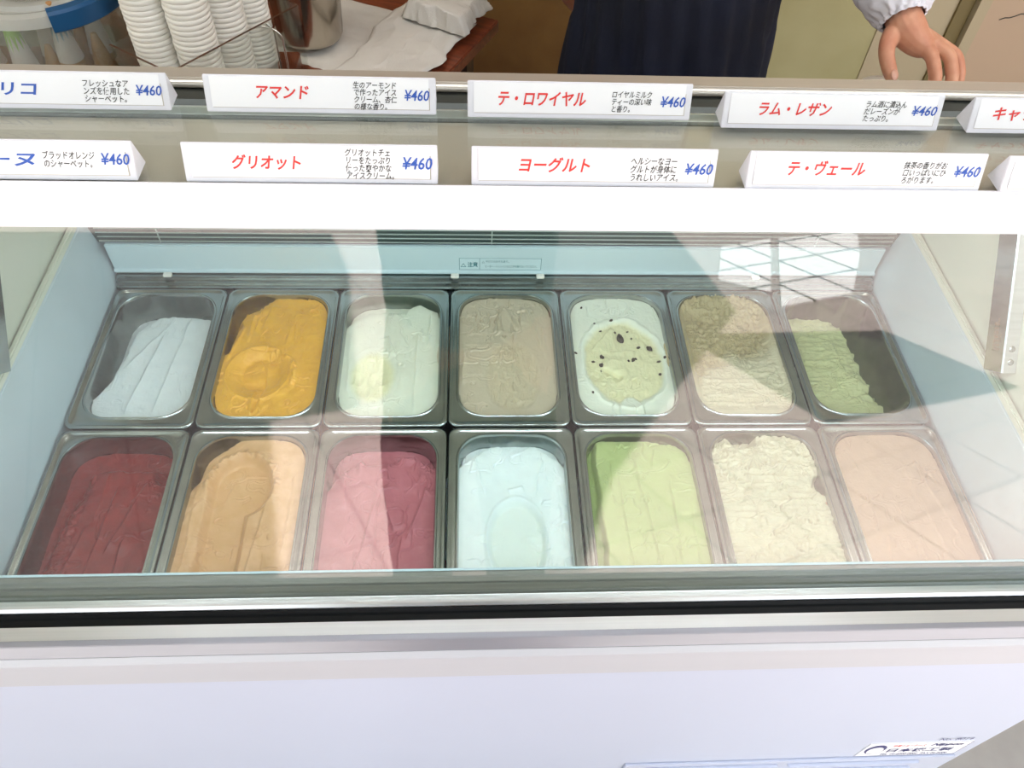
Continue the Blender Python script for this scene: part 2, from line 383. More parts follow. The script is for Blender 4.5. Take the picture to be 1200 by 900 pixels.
# shelf: white front rail, glass deck, rear rail
DZ = .520
fprof('front_rail', MT['railwhite'], [(-.1835, DZ - .0325), (-.1845, DZ - .030), (-.1845, DZ - .012), (-.1800, DZ + .0015), (-.1765, DZ + .0015), (-.1765, DZ - .0325)], -.68, .68, .001)
deck = fbox('glass_shelf', MT['deckglass'], -.66, .66, -.1760, -.0870, DZ - .006, DZ)
fbox('shelf_lining', mat('shelf_lining', (.60, .56, .49), .5, var=.12, scale=3), -.66, .66, -.1755, -.0925, DZ - .009, DZ - .0065)
fbox('glass_shelf_edge', MT['slat'], -.66, .66, -.0872, -.0855, DZ - .006, DZ + .0002)
fprof('rear_rail', MT['rail'], [(-.0490, DZ - .008), (-.0485, DZ - .003), (-.0470, DZ - .0005), (-.0330, DZ + .0005), (-.0310, DZ - .002), (-.0310, DZ - .03), (-.0440, DZ - .03), (-.0440, DZ - .008)], -.68, .68, .001)
fbox('shaded_rear_track', MT['dark'], -.66, .66, -.0620, -.0445, DZ - .050, DZ - .0090)  # door track coloured near-black for the shade in the gap
fprof('track_rib', MT['door'], [(-.0830, DZ - .034), (-.0750, DZ - .028), (-.0625, DZ - .030), (-.0625, DZ - .048), (-.0830, DZ - .048)], -.66, .66)
# fill lamp added unseen under the front rail to brighten the case
fprof('fill_lamp_channel', MT['railwhite'], [(-.1765, DZ - .0305), (-.1765, DZ - .0095), (-.150, DZ - .0095), (-.150, DZ - .0305)], -.58, .58)
lt = FP(tube('fill_lamp_tube', mat('fill_lamp_tube', (.92, .97, 1), emit=5), None, [(-.56, -.163, DZ - .040), (.56, -.163, DZ - .040)], .0065, 12))
la = bpy.data.objects.new('case_lamp', bpy.data.lights.new('case_lamp', 'AREA')); C.objects.link(la)  # added area light of the fill lamp, brightens the case
la.data.shape = 'RECTANGLE'; la.data.size = 1.1; la.data.size_y = .012; la.data.energy = 1.6; la.data.color = (.93, .98, 1)
la.location = (0, -.163, DZ - .048); la.rotation_euler = (math.radians(48), 0, 0)
# front glass
g0 = Vector((0, -.2705, .050)); g1 = Vector((0, -.1775, .4875)); gd = (g1 - g0).normalized(); gn = Vector((0, -gd.z, gd.y)); th = .005
fprof('front_glass', MT['glass'], [(g0.y, g0.z), (g1.y, g1.z), (g1.y - gn.y * th, g1.z - gn.z * th), (g0.y - gn.y * th, g0.z - gn.z * th)], -.612, .612)
# glass stays on the end panels
def stay(s):
    bm = bmesh.new()
    a = Vector((s * .602, -.004, .118)); b = Vector((s * .602, .150, .300)); d = (b - a).normalized(); n = Vector((0, -d.z, d.y))
    o = empty('glass_stay'); o.parent = FR; o.location = FR_off
    def bar(nm, x0, x1, n0, n1, m, t0=0, t1=None):
        L = (b - a).length if t1 is None else t1
        vs = [Vector((x, 0, 0)) + Vector((0, a.y, a.z)) + d * t + n * q for x in (x0, x1) for t in (t0, L) for q in (n0, n1)]
        me = mesh_from(vs, [(0, 1, 3, 2), (4, 6, 7, 5), (0, 4, 5, 1), (2, 3, 7, 6), (0, 2, 6, 4), (1, 5, 7, 3)], nm)
        bm = bmesh.new(); bm.from_mesh(me); bmesh.ops.recalc_face_normals(bm, faces=bm.faces); bmesh.ops.bevel(bm, geom=bm.edges[:], offset=.0006, segments=1, affect='EDGES'); bm.to_mesh(me); bm.free()
        return link(nm, me, m, o)
    bar('web', s * .594, s * .5955, -.014, .020, MT['steel'])
    bar('flange', s * .5955, s * .6128, .018, .020, MT['brushed'])
    for t in (.014, .030):
        p = Vector((s * .6045, a.y, a.z)) + d * t + n * .020
        sc = lathe_me('screw', [(0, .0016), (.0018, .0016), (.0034, .0010), (.0040, 0)], 14)
        link('screw', sc, MT['steel'], o, p, n.to_track_quat('Z', 'Y').to_euler())
    if s > 0:
        ex = Vector((0, d.y, d.z)); ey = Vector((0, n.y, n.z)); 
        mw = Matrix(((0, 0, -1, s * .5936), (ex.y, -ey.y, 0, a.y), (ex.z, -ey.z, 0, a.z), (0, 0, 0, 1)))
        text('caution_print', 'けが防止のため\nガラスを外さない\nで下さい。', MT['gold'], o, mw, .026, -.012, .040, .014, shear=0, bold=.01)
    return o
for s in (-1, 1): stay(s)
# caution sticker on the fascia (recessed print)
st = fbox('caution_sticker', MT['bluewhite'], -.0685, .0555, .2784, .2791, .0215, .0450)
st.data.materials.clear(); st.data.materials.append(mat('sticker_film', (.60, .74, .79), .4))
mwS = Matrix(((1, 0, 0, 0), (0, 0, -1, .2782), (0, 1, 0, 0), (0, 0, 0, 1)))
def frame_me(x0, x1, z0, z1, t, y, cols=()):
    bm = bmesh.new()
    for a in ((x0, x1, z0, z0 + t), (x0, x1, z1 - t, z1), (x0, x0 + t, z0, z1), (x1 - t, x1, z0, z1)) + tuple((c, c + t, z0, z1) for c in cols):
        vs = [bm.verts.new(p) for p in ((a[0], y, a[2]), (a[1], y, a[2]), (a[1], y, a[3]), (a[0], y, a[3]))]; bm.faces.new(vs)
    me = bpy.data.meshes.new('f'); bm.to_mesh(me); bm.free(); return me
link('sticker_border', frame_me(-.0685, .0555, .0215, .0450, .0006, .2782, (-.038,)), MT['teal'], st)
def tri(x, z, s, y, m, par):
    bm = bmesh.new()
    A = [(x, z), (x + s, z), (x + s / 2, z + s * .9)]; cx = x + s / 2; cz = z + s * .33
    I = [(cx + (p[0] - cx) * .68, cz + (p[1] - cz) * .68) for p in A]
    va = [bm.verts.new((p[0], y, p[1])) for p in A]; vi = [bm.verts.new((p[0], y, p[1])) for p in I]
    for i in range(3): bm.faces.new((va[i], va[(i + 1) % 3], vi[(i + 1) % 3], vi[i]))
    me = bpy.data.meshes.new('warning_triangle'); bm.to_mesh(me); bm.free(); link('warning_triangle', me, m, par)
tri(-.0665, .0275, .0085, .2781, MT['teal'], st); tri(-.0345, .0355, .0045, .2781, MT['teal'], st)
text('sticker_text', '注意', MT['teal'], st, mwS, -.0560, .0270, .0155, .0105, bold=.02, shear=0)
text('sticker_text', 'やけどのおそれあり。', MT['teal'], st, mwS, -.0285, .0362, .035, .0050, bold=.01, shear=0)
text('sticker_text', 'ヒーター・トレンパンなどに手を触れないでください。', MT['teal'], st, mwS, -.0290, .0262, .078, .0050, bold=.01, shear=0)
# maker's plate and vents low on the front panel
pl = fbox('maker_sticker', MT['card'], .5250, .6800, -.3188, -.3180, -.4150, -.3470)
mwF = Matrix(((1, 0, 0, 0), (0, 0, -1, -.3191), (0, 1, 0, 0), (0, 0, 0, 1)))
link('sticker_border', frame_me(.5250, .6800, -.4150, -.3470, .0007, -.3190), MT['navyink'], pl)
text('maker_text', '日本機工製', MT['navyink'], pl, mwF, .5660, -.3960, .100, .0190, bold=.02, shear=0)
text('maker_text', '冷凍ショーケース', MT['red'], pl, mwF, .5640, -.3680, .050, .0120, bold=.01, shear=.1)
text('maker_text', 'Nippon', MT['navyink'], pl, mwF, .6220, -.3700, .048, .0170, bold=.03, shear=.3)
text('maker_text', 'TEL. 06-6000-0000  FAX 06-6000', MT['navyink'], pl, mwF, .5620, -.4110, .104, .0090, bold=.01, shear=0)
text('serial_number', 'No. 8014', MT['navyink'], fp_, mwF, .6210, -.3380, .050, .0110, bold=0, shear=.2)
# round mark: a dark swoosh over a thin ring
bm = bmesh.new(); cxm, czm = .5450, -.3800
prev = None
for k in range(25):
    a = math.radians(-20 + k * 11); q = math.sin(PI * k / 24); r1 = .0150; r0 = r1 - .0008 - .0075 * q
    v = [bm.verts.new((cxm + r * math.cos(a), -.3190, czm + r * 1.55 * math.sin(a))) for r in (r0, r1)]
    if prev: bm.faces.new((prev[0], prev[1], v[1], v[0]))
    prev = v
prev = None
for k in range(15):
    a = math.radians(244 + k * 7); v = [bm.verts.new((cxm + r * math.cos(a), -.3190, czm + r * 1.55 * math.sin(a))) for r in (.0143, .0150)]
    if prev: bm.faces.new((prev[0], prev[1], v[1], v[0]))
    prev = v
me = bpy.data.meshes.new('round_mark'); bm.to_mesh(me); bm.free(); link('round_mark', me, MT['navyink'], pl)
vp = fbox('vent_cover', MT['enamel'], .1760, .6870, -.3215, -.3180, -.70, -.4190, .0015)
for x0, x1 in ((.214, .412), (.433, .634)):
    for k in range(6):
        z = -.440 - k * .035
        o = box('vent_slot', MT['dark'], vp, x0, x1, -.3222, -.3214, z - .0035, z)
        box('vent_hood', MT['enamel'], vp, x0 - .004, x1 + .001, -.3262, -.3214, z, z + .005, .001)

# ================================================================= PANS
def rr(hw, hl, r, cy=0, seg=8):
    pts = []
    for cx, cy_, a0 in ((hw - r, hl - r, 0), (-hw + r, hl - r, 90), (-hw + r, -hl + r, 180), (hw - r, -hl + r, 270)):
        for k in range(seg + 1):
            a = math.radians(a0 + 90 * k / seg); pts.append((cx + r * math.cos(a), cy + cy_ + r * math.sin(a)))
    return pts
OW, OL, OCY = .0680, .1130, .0035
def pan_mesh():
    W2, L2 = .0815, .1280
    rings = [(W2, L2, .013, 0, -.007), (W2 + .0004, L2 + .0004, .0134, 0, -.0015), (W2 - .0008, L2 - .0008, .0125, 0, .0006), (W2 - .0026, L2 - .0026, .012, 0, .0012),
             (W2 - .0046, L2 - .0046, .012, 0, .0002), (W2 - .0062, L2 - .0062, .014, .0, -.0012),
             (OW + .0036, OL + .0036, .0400, OCY, -.0012), (OW + .0022, OL + .0022, .0390, OCY, .0004), (OW + .0010, OL + .0010, .0384, OCY, .0006),
             (OW, OL, .0375, OCY, -.0012), (OW - .0006, OL - .0006, .037, OCY, -.006),
             (OW - .004, OL - .004, .035, OCY, -.060), (OW - .007, OL - .007, .033, OCY, -.122), (OW - .012, OL - .012, .030, OCY, -.128)]
    vs, fs = [], []; n = 36
    for hw, hl, r, cy, z in rings: vs += [(x, y, z) for x, y in rr(hw, hl, r, cy)]
    for i in range(len(rings) - 1):
        for k in range(n):
            k2 = (k + 1) % n; fs.append((i * n + k, i * n + k2, (i + 1) * n + k2, (i + 1) * n + k))
    fs.append(tuple((len(rings) - 1) * n + k for k in range(n)))
    me = mesh_from(vs, fs, 'steel_pan'); bm = bmesh.new(); bm.from_mesh(me); bmesh.ops.recalc_face_normals(bm, faces=bm.faces); bm.to_mesh(me); bm.free()
    smooth(me, 45); return me
PAN = pan_mesh(); PAN.materials.append(MT['steel'])

# ---- ice cream surfaces
NU, NV = 156, 244
def boundary(ang):                                          # distance from centre to the rounded-rectangle wall along a direction
    pts = np.array(rr(OW - .0008, OL - .0008, .0365, 0, 24)); a = np.arctan2(pts[:, 1], pts[:, 0]); r = np.hypot(pts[:, 0], pts[:, 1])
    o = np.argsort(a); a, r = a[o], r[o]
    a = np.r_[a[-1] - 2 * PI, a, a[0] + 2 * PI]; r = np.r_[r[-1], r, r[0]]
    return np.interp(ang, a, r)
su, sv = np.meshgrid(np.linspace(-1, 1, NU), np.linspace(-1, 1, NV))
rho = np.maximum(np.abs(su), np.abs(sv))
X0 = su * OW; Y0 = sv * OL
ang = np.arctan2(Y0, X0)
rr0 = np.hypot(X0, Y0)
sqb = 1 / np.maximum(np.maximum(np.abs(np.cos(ang)) / OW, np.abs(np.sin(ang)) / OL), 1e-9)
bnd = boundary(ang)
k_ = (rr0 / sqb)
sc = 1 + (bnd / sqb - 1) * k_ ** 6
GX = X0 * sc; GY = Y0 * sc
U = GX / OW; V = GY / OL
def pit(x, y, cx, cy, rx, ry, d, edge=.12, lip=.15):
    q = np.sqrt(((x - cx) / rx) ** 2 + ((y - cy) / ry) ** 2)
    return -d * ss((1 - q) / edge * .5 + .0) * (1 - .35 * np.clip(1 - q, 0, 1)) + d * lip * np.exp(-((q - 1.04) / .05) ** 2)
def ridge(dist, h, wa, wb): return h * np.where(dist > 0, np.exp(-dist / wa), np.exp(dist / wb))
def poly_side(x, y, pts, amp=.0015, seed=0):
    """signed distance-like value (+ inside) to a closed polygon in local metres"""
    n = len(pts); d = np.full(x.shape, 9.0); ins = np.zeros(x.shape, bool)
    xx = x + amp * fbm(x * 90, y * 90, seed, 3); yy = y + amp * fbm(x * 90 + 9, y * 90, seed + 5, 3)
    for i in range(n):
        ax, ay = pts[i]; bx, by = pts[(i + 1) % n]
        ex, ey = bx - ax, by - ay
        t = np.clip(((xx - ax) * ex + (yy - ay) * ey) / (ex * ex + ey * ey), 0, 1)
        d = np.minimum(d, np.hypot(xx - ax - t * ex, yy - ay - t * ey))
        c = ((ay > yy) != (by > yy)) & (xx < (bx - ax) * (yy - ay) / (by - ay + 1e-12) + ax)
        ins ^= c
    return np.where(ins, d, -d)
def line_d(x, y, p, q): 
    L = math.hypot(q[0] - p[0], q[1] - p[1]); return ((x - p[0]) * (q[1] - p[1]) - (y - p[1]) * (q[0] - p[0])) / L
def seg_w(x, y, p, q, f=.15):
    L2 = (q[0] - p[0]) ** 2 + (q[1] - p[1]) ** 2; t = ((x - p[0]) * (q[0] - p[0]) + (y - p[1]) * (q[1] - p[1])) / L2
    return ss(t / f) * ss((1 - t) / f)
def strokes(x, y, lst, seed=0):
    """spatula marks: (p, q, height, soft, sharp) crest lines between two points (in U,V units)"""
    z = 0
    wx = x + .0022 * fbm(x * 45, y * 30, seed + 50, 3); wy = y + .002 * fbm(x * 45 + 3, y * 45, seed + 60, 2)
    for (pu, pv), (qu, qv), h, wa, wb in lst:
        p = (pu * OW, pv * OL); q = (qu * OW, qv * OL)
        z = z + ridge(line_d(wx, wy, p, q), h * 1.6, wa, wb) * seg_w(wx, wy, p, q)
    return z
def auto_strokes(n, seed, h=.0012, lean=.0, lo=.25, hi=.7):
    r = random.Random(seed); out = []
    for k in range(n):
        u = r.uniform(-.85, .85); v = r.uniform(-.8, .5); l = r.uniform(lo, hi)
        out.append(((u, v), (u + lean + r.uniform(-.15, .15), v + l), h * r.uniform(.5, 1.2), r.uniform(.004, .014), r.uniform(.0006, .0012)))
    return out
P2 = lambda pts: [(u * OW, v * OL) for u, v in pts]
def blob(H, pts, depth=.055, w=.010, seed=0, amp=.0015):
    sd = poly_side(GX, GY, P2(pts), amp, seed); k = ss((sd + w * .5) / w)
    round_ = -.004 * np.exp(-np.maximum(sd, 0) / .006)
    return (H + round_) * k - depth * (1 - k) + (1 - k) * .002 * fbm(GX * 60, GY * 60, seed + 3)
def rough(s, seed, sx=1, sy=1): return 1.6 * ridged(GX * s * sx, GY * s * sy, seed, 3)
X, Y = GX, GY
Z0 = np.zeros_like(X)
def base(seed, amp=.0012, s=22): return -.006 + amp * fbm(X * s, Y * s, seed, 3) + .00012 * fbm(X * 300, Y * 300, seed + 9, 2)

def creases(seed):
    """thin folds where the spatula dragged and tore the surface: iso-lines of a stretched noise, broken into short runs"""
    z = 0
    for k, (fx, fy, h) in enumerate(((26, 9, .0016), (34, 16, .0012), (18, 24, .0013))):
        n = fbm(X * fx + .8 * vn(X * 60, Y * 60, seed + k), Y * fy, seed + 31 * k, 3)
        g = np.hypot(np.gradient(n, axis=1) / .0009, np.gradient(n, axis=0) / .00095) + 6
        m = ss(fbm(X * 22, Y * 22, seed + 77 + k, 2) * 4 - .3)
        d = n / g
        z = z + h * m * (np.exp(-(d / .0007) ** 2) - .8 * np.exp(-((d - .0016) / .0009) ** 2))
    return z
CREASE = dict(f_white=(.5, 1), f_mango=(1.2, 12), f_palecream=(.8, 23), f_taupe=(1.3, 34), f_raisin=(1.0, 45), f_nut=(1.0, 56), f_pistachio=(1.1, 67),
              f_darkred=(1.0, 78), f_apricot=(1.1, 89), f_berry=(1.2, 100), f_mint=(.9, 111), f_green=(1.1, 122), f_creamrough=(1.5, 133), f_peach=(.7, 144))
def f_white():
    H = base(1, .0022, 16) - .010 + strokes(X, Y, [((-.3, -.9), (.05, .5), .0022, .014, .002), ((.25, -.9), (.5, .8), .0016, .02, .002), ((-.6, -.2), (.2, .7), .0018, .01, .002)], 1)
    return blob(H, [(-1.3, -1.3), (-1.3, -.9), (-.86, -.35), (-.74, .1), (-.66, .5), (-.35, .72), (.1, .80), (.8, .74), (1.3, .7), (1.3, -1.3)], .05, .014, 1, .003), 0
def f_mango():
    H = base(2, .0014) - .002 + .0008 * rough(40, 3) + strokes(X, Y, auto_strokes(6, 4) + [((-.55, .75), (-.60, .2), .0016, .004, .001), ((-.7, .5), (-.95, -.1), .0018, .004, .001)], 2)
    H += pit(X, Y, -.25 * OW, -.28 * OL, .62 * OW, .40 * OL, .011, .25)
    q = np.hypot((X + .25 * OW) / .5 / OW, (Y + .28 * OL) / .33 / OL)
    sp = np.arctan2(V + .28, (U + .25) * .6)
    H += .0012 * np.cos(q * 9 + sp) * ss((1 - q) * 3) * ss(q * 2.5)
    H += strokes(X, Y, [((-.25, -.48), (-.22, -.98), .0030, .006, .0012), ((-.05, -.4), (-.2, -.95), -.0015, .006, .001)], 3)
    rim = np.exp(-((np.hypot((X + .12 * OW) / .62 / OW, (Y + .32 * OL) / .36 / OL) - 1) / .10) ** 2) * ss((X / OW + .2) * 2) * ss((Y / OL + .75) * 2)
    H += rim * (.0035 + .003 * rough(90, 5))
    return blob(H, [(-1.3, -1.3), (-1.3, -.2), (-.98, .05), (-.86, .5), (-.78, .72), (-.55, .82), (-.40, .93), (.1, 1.2), (1.3, 1.2), (1.3, -1.3)], .03, .008, 2, .003), 0
def f_palecream():
    H = base(3, .0018, 18) - .003 + strokes(X, Y, [((.5, -.95), (.55, .45), .0018, .01, .0012), ((.75, .1), (.8, .8), .002, .006, .001), ((-.1, .35), (.1, .0), .0016, .006, .001), ((-.85, -.6), (-.9, .4), .0012, .006, .001)], 6)
    cu, cv = -.35, -.35
    c = pit(X, Y, cu * OW, cv * OL, .52 * OW, .46 * OL, .007, .5, .05)
    core = ss((1 - np.hypot((U - cu) / .52, (V - cv) / .46)) * 3)
    H += c + core * .0012 * rough(95, 8, 1, .5)
    return blob(H, [(-1.3, -1.3), (-1.3, .3), (-.9, .62), (-.6, .78), (.25, .82), (.35, .90), (.55, .94), (.9, .82), (1.3, .7), (1.3, -1.3)], .028, .008, 4, .002), core * .8
def f_taupe():
    H = base(4, .0012) - .001 + strokes(X, Y, [((-.25, .35), (-.05, .85), .0018, .012, .001), ((.25, .4), (-.05, .85), .0018, .01, .001), ((.3, .5), (.38, .85), .0016, .01, .001), ((.75, .1), (.40, .85), .0018, .008, .001), ((-.6, .75), (-.75, .3), .0014, .004, .001), ((.85, -.1), (.75, .5), .0015, .006, .001), ((-.95, -.5), (-.9, .1), .0018, .005, .001)], 9)
    q = np.hypot((U - .1) / .62, (V + .35) / .62); k = ss((1 - q) * 4)
    H += -.0028 * k + k * .0011 * rough(110, 10, 1, .5) + .0035 * np.exp(-((U + .15) / .3) ** 2 - ((V + .02) / .22) ** 2)
    return H, k * .5
def f_raisin():
    H = base(5, .0014, 16) - .001
    q = np.hypot((U - .05) / .88, (V + .12) / .72) + .05 * fbm(X * 60, Y * 60, 12, 2); k = ss((1 - q) * 8)
    H += -.0045 * k + k * .0011 * rough(90, 14, 1, .6) + .002 * np.exp(-((q - 1.03) / .04) ** 2)
    H += strokes(X, Y, [((-.45, -.18), (.0, -.35), -.0045, .007, .0015), ((-.3, .05), (.35, .08), .0018, .01, .001), ((-.6, .1), (-.1, .5), .0014, .01, .001)], 11)
    H += .003 * np.exp(-((U + .2) / .22) ** 2 - ((V + .12) / .14) ** 2)
    k2 = ss((1 - np.hypot((U - .05) / .28, (V + .95) / .3)) * 5); H += .003 * k2
    return H, k * (1 - k2)
def f_nut():
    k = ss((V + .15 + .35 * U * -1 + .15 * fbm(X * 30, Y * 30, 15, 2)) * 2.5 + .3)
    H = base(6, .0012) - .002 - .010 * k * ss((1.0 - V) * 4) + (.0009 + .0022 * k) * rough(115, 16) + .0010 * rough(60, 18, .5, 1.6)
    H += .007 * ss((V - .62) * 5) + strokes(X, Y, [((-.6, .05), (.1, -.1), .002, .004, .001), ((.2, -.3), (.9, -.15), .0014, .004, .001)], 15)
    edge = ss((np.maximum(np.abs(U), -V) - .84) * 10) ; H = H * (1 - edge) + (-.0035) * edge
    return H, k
def f_pistachio():
    H = base(7, .002) - .012 + .0012 * rough(60, 20, .5, 1.4) + .0010 * rough(120, 21, .6, 1)
    H += .002 * np.sin(V * 38 + 3 * fbm(X * 25, Y * 25, 22, 2)) * ss((U + .1) * 2)
    H += .005 * np.exp(-((U - .08) / .25) ** 2 - ((V + .42) / .16) ** 2) - .005 * np.exp(-((U - .02) / .28) ** 2 - ((V + .60) / .05) ** 2)
    H += strokes(X, Y, [((-.1, .35), (-.05, -.3), .0018, .012, .0016), ((-.9, .45), (.2, .5), .0015, .01, .001)], 21)
    e = [(-1.3, -1.3), (-1.3, .75), (-.3, .80), (.1, .70), (.35, .60), (.38, .30), (.36, .05), (.42, -.1), (.38, -.3), (.47, -.45), (.42, -.6), (.56, -.72), (.60, -1.3)]
    return blob(H, e, .085, .012, 22, .005), 0
def f_darkred():
    H = base(8, .002, 18) - .014 + strokes(X, Y, [((-.1, -.9), (.05, .5), .002, .012, .001), ((.15, -.4), (.6, .6), .0022, .012, .001), ((-.2, .7), (-.2, .0), .0014, .01, .001), ((.35, -.9), (.45, -.1), .002, .01, .001), ((-.5, -.9), (-.3, 0), .0018, .01, .001)], 24)
    H += -.008 * np.exp(-((U + .62) / .16) ** 2 - ((V - .35) / .12) ** 2) + .002 * ss((U + .55) * -4 + 1) * rough(90, 25)
    return blob(H, [(-.85, -1.3), (-.82, -.5), (-.72, .1), (-.62, .45), (-.5, .68), (-.1, .70), (.65, .70), (.72, .5), (1.3, .45), (1.3, -1.3)], .034, .012, 26, .004), 0
def f_apricot():
    H = base(9, .0014) - .001
    q = np.hypot((U + .1) / .62, (V - .38) / .42); arc = np.exp(-((q - 1) / .10) ** 2) * ss((V - .15) * 4)
    k = ss((1 - q) * 4); tr = ss((.42 - np.abs(U + .28)) * 7) * ss((.45 - V) * 6)
    H += -.012 * np.maximum(k, tr) + arc * (.0015 + .003 * rough(85, 30))
    H += .0010 * rough(90, 31, .8, 1) * ss((.25 - np.abs(q - 1)) * 6) * ss((V + .05) * 4)
    H += strokes(X, Y, [((.2, -.9), (.45, .35), .0022, .01, .001), ((.8, -.5), (.85, .6), .0016, .006, .001), ((.55, -.9), (.5, -.4), .0012, .006, .001), ((-.85, -.9), (-.9, .5), .0014, .006, .001)], 32)
    return blob(H, [(-1.3, -1.3), (-1.3, .1), (-.93, .45), (-.84, .72), (-.5, .93), (0, 1.2), (1.3, 1.2), (1.3, -1.3)], .03, .008, 34, .002), np.maximum(k, tr) * .5
def f_berry():
    H = base(10, .0016, 18) - .009 + .0003 * rough(60, 36) + strokes(X, Y, [((-.45, -.9), (-.05, .35), .0022, .012, .001), ((-.05, -.6), (-.02, .38), -.0030, .012, .0012), ((.3, -.2), (-.02, .42), .0022, .01, .001), ((.5, -.3), (.85, .4), .0035, .006, .001), ((.7, .2), (.7, .8), .0016, .006, .001), ((.35, -.9), (.45, -.2), .0018, .006, .001), ((-.75, .7), (-.6, .1), .0016, .01, .001)], 37)
    H += .006 * ss((V - .66) * 6) * ss(U * 3 - .2) + .005 * np.exp(-((U + .42) / .06) ** 2 - ((V - .72) / .14) ** 2)
    return blob(H, [(-1.3, -1.3), (-1.3, .2), (-.90, .52), (-.6, .70), (-.45, .80), (-.35, .74), (.2, .76), (.45, .82), (.75, .74), (1.3, .62), (1.3, -1.3)], .034, .010, 38, .003), 0
def f_mint():
    H = base(11, .0014, 16) - .003
    q = np.hypot((U - .05) / .55, (V + .32) / .52); arc = ss((1 - q) * 5)
    H += -.006 * arc + .001 * np.exp(-((q - 1.02) / .04) ** 2) + strokes(X, Y, [((-.7, .8), (-.5, .2), .0014, .006, .001), ((.6, .75), (.4, .2), .0014, .006, .001), ((-.1, .3), (.2, .35), .0016, .006, .001), ((-.3, .9), (.2, .85), .0012, .006, .001), ((.92, -.5), (.85, .4), .0018, .004, .001)], 41)
    H += .003 * np.exp(-((U - .28) / .12) ** 2 - ((V + .28) / .05) ** 2)
    return blob(H, [(-1.3, -1.3), (-1.3, .5), (-.8, .78), (-.5, .88), (-.25, .93), (.1, .86), (.45, .92), (.75, .80), (1.3, .5), (1.3, -1.3)], .026, .007, 42, .003), arc * .7
def f_green():
    H = base(12, .0012, 18) - .0 + strokes(X, Y, [((-.35, -.9), (-.45, .6), .0018, .008, .001), ((.15, -.9), (-.1, .85), .0022, .014, .001), ((.5, -.7), (.55, .5), .0020, .014, .001), ((.25, .55), (.35, .85), .0016, .006, .001), ((-.1, .5), (.0, .8), .0012, .005, .001), ((.8, -.9), (.85, .2), .0014, .006, .001), ((-.6, .2), (-.55, .7), .0014, .005, .001)], 45)
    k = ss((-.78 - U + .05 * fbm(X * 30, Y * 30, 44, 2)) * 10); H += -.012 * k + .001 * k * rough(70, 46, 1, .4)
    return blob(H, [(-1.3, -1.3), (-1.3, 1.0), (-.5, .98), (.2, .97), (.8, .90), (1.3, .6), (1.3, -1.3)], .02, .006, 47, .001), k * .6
def f_creamrough():
    H = base(13, .0016) - .0 + .0016 * rough(75, 50, .6, 1.5) + .0009 * rough(150, 51, .7, 1) + .0018 * ss((V - .35) * 4) * rough(95, 52)
    H += strokes(X, Y, [((-.6, .2), (-.2, .45), -.003, .006, .001), ((-.3, -.3), (.4, -.05), -.002, .006, .001), ((-.4, -.7), (.3, -.55), -.002, .006, .001)], 53)
    q = np.hypot((U + .45) / .35, (V - .62) / .25); H += .0025 * ss((1 - q) * 3)
    return blob(H, [(-1.3, -1.3), (-1.3, 1.2), (-.6, .97), (-.45, .86), (-.1, .86), (.05, 1.2), (1.3, 1.2), (1.3, .5), (.92, .42), (.80, .30), (.95, .22), (1.3, .15), (1.3, -1.3)], .024, .006, 54, .0025), 0
def f_peach():
    H = base(14, .0010, 14) + .0004 + strokes(X, Y, [((.55, -.9), (.25, .7), .0012, .014, .0015), ((-.75, .8), (-.6, .5), .0012, .006, .001), ((.4, .55), (.6, .62), .0016, .005, .001), ((-.7, -.9), (-.5, -.3), .0012, .01, .001), ((.85, -.5), (.55, .5), .0010, .01, .001)], 57)
    return H, 0

def ice_mesh(fn, name):
    H, core = fn(); core = Z0 + core
    amt, sd_ = CREASE.get(fn.__name__, (1.0, 0))
    H = H - amt * creases(sd_) + amt * .00022 * ridged(GX * 240, GY * 170, sd_ + 2, 2) * ss(fbm(GX * 30, GY * 30, sd_ + 7, 2) * 2 + .3)
    H = np.minimum(H, .004)
    # skirt: pull the outermost ring down so that the mass meets the pan wall
    H = H.copy(); H[rho >= .999] -= .004
    sh = 1 - .055 * np.clip(-H / .12, 0, 1)                # wells taper downwards
    vs = np.stack([GX * sh, GY * sh + OCY, H], -1).reshape(-1, 3)
    idx = np.arange(NU * NV).reshape(NV, NU)
    f = np.stack([idx[:-1, :-1], idx[:-1, 1:], idx[1:, 1:], idx[1:, :-1]], -1).reshape(-1, 4)
    # closed underside so it is a solid mass
    me = bpy.data.meshes.new(name)
    per = list(idx[0, :]) + list(idx[1:, -1]) + list(idx[-1, -2::-1]) + list(idx[-2:0:-1, 0])
    nb = len(vs); low = vs[per].copy(); low[:, 0] *= .86; low[:, 1] = (low[:, 1] - OCY) * .90 + OCY; low[:, 2] = -.118
    allv = np.vstack([vs, low]); m = len(per)
    faces = f.tolist() + [(per[i], nb + i, nb + (i + 1) % m, per[(i + 1) % m]) for i in range(m)] + [tuple(range(nb + m - 1, nb - 1, -1))]
    me.from_pydata(allv.tolist(), [], faces); me.update()
    smooth(me)
    at = me.attributes.new('core', 'FLOAT', 'POINT'); at.data.foreach_set('value', np.r_[core.reshape(-1), np.zeros(m)].astype(np.float32))
    return me
def icemat(name, c, c2=None, rough_=.42, b=.12, bs=350, core=None):
    return mat(name, c, rough_, col2=c2 or tuple(x * .95 for x in c), scale=60, bump=b, bscale=bs, sss=.15, attr=core)
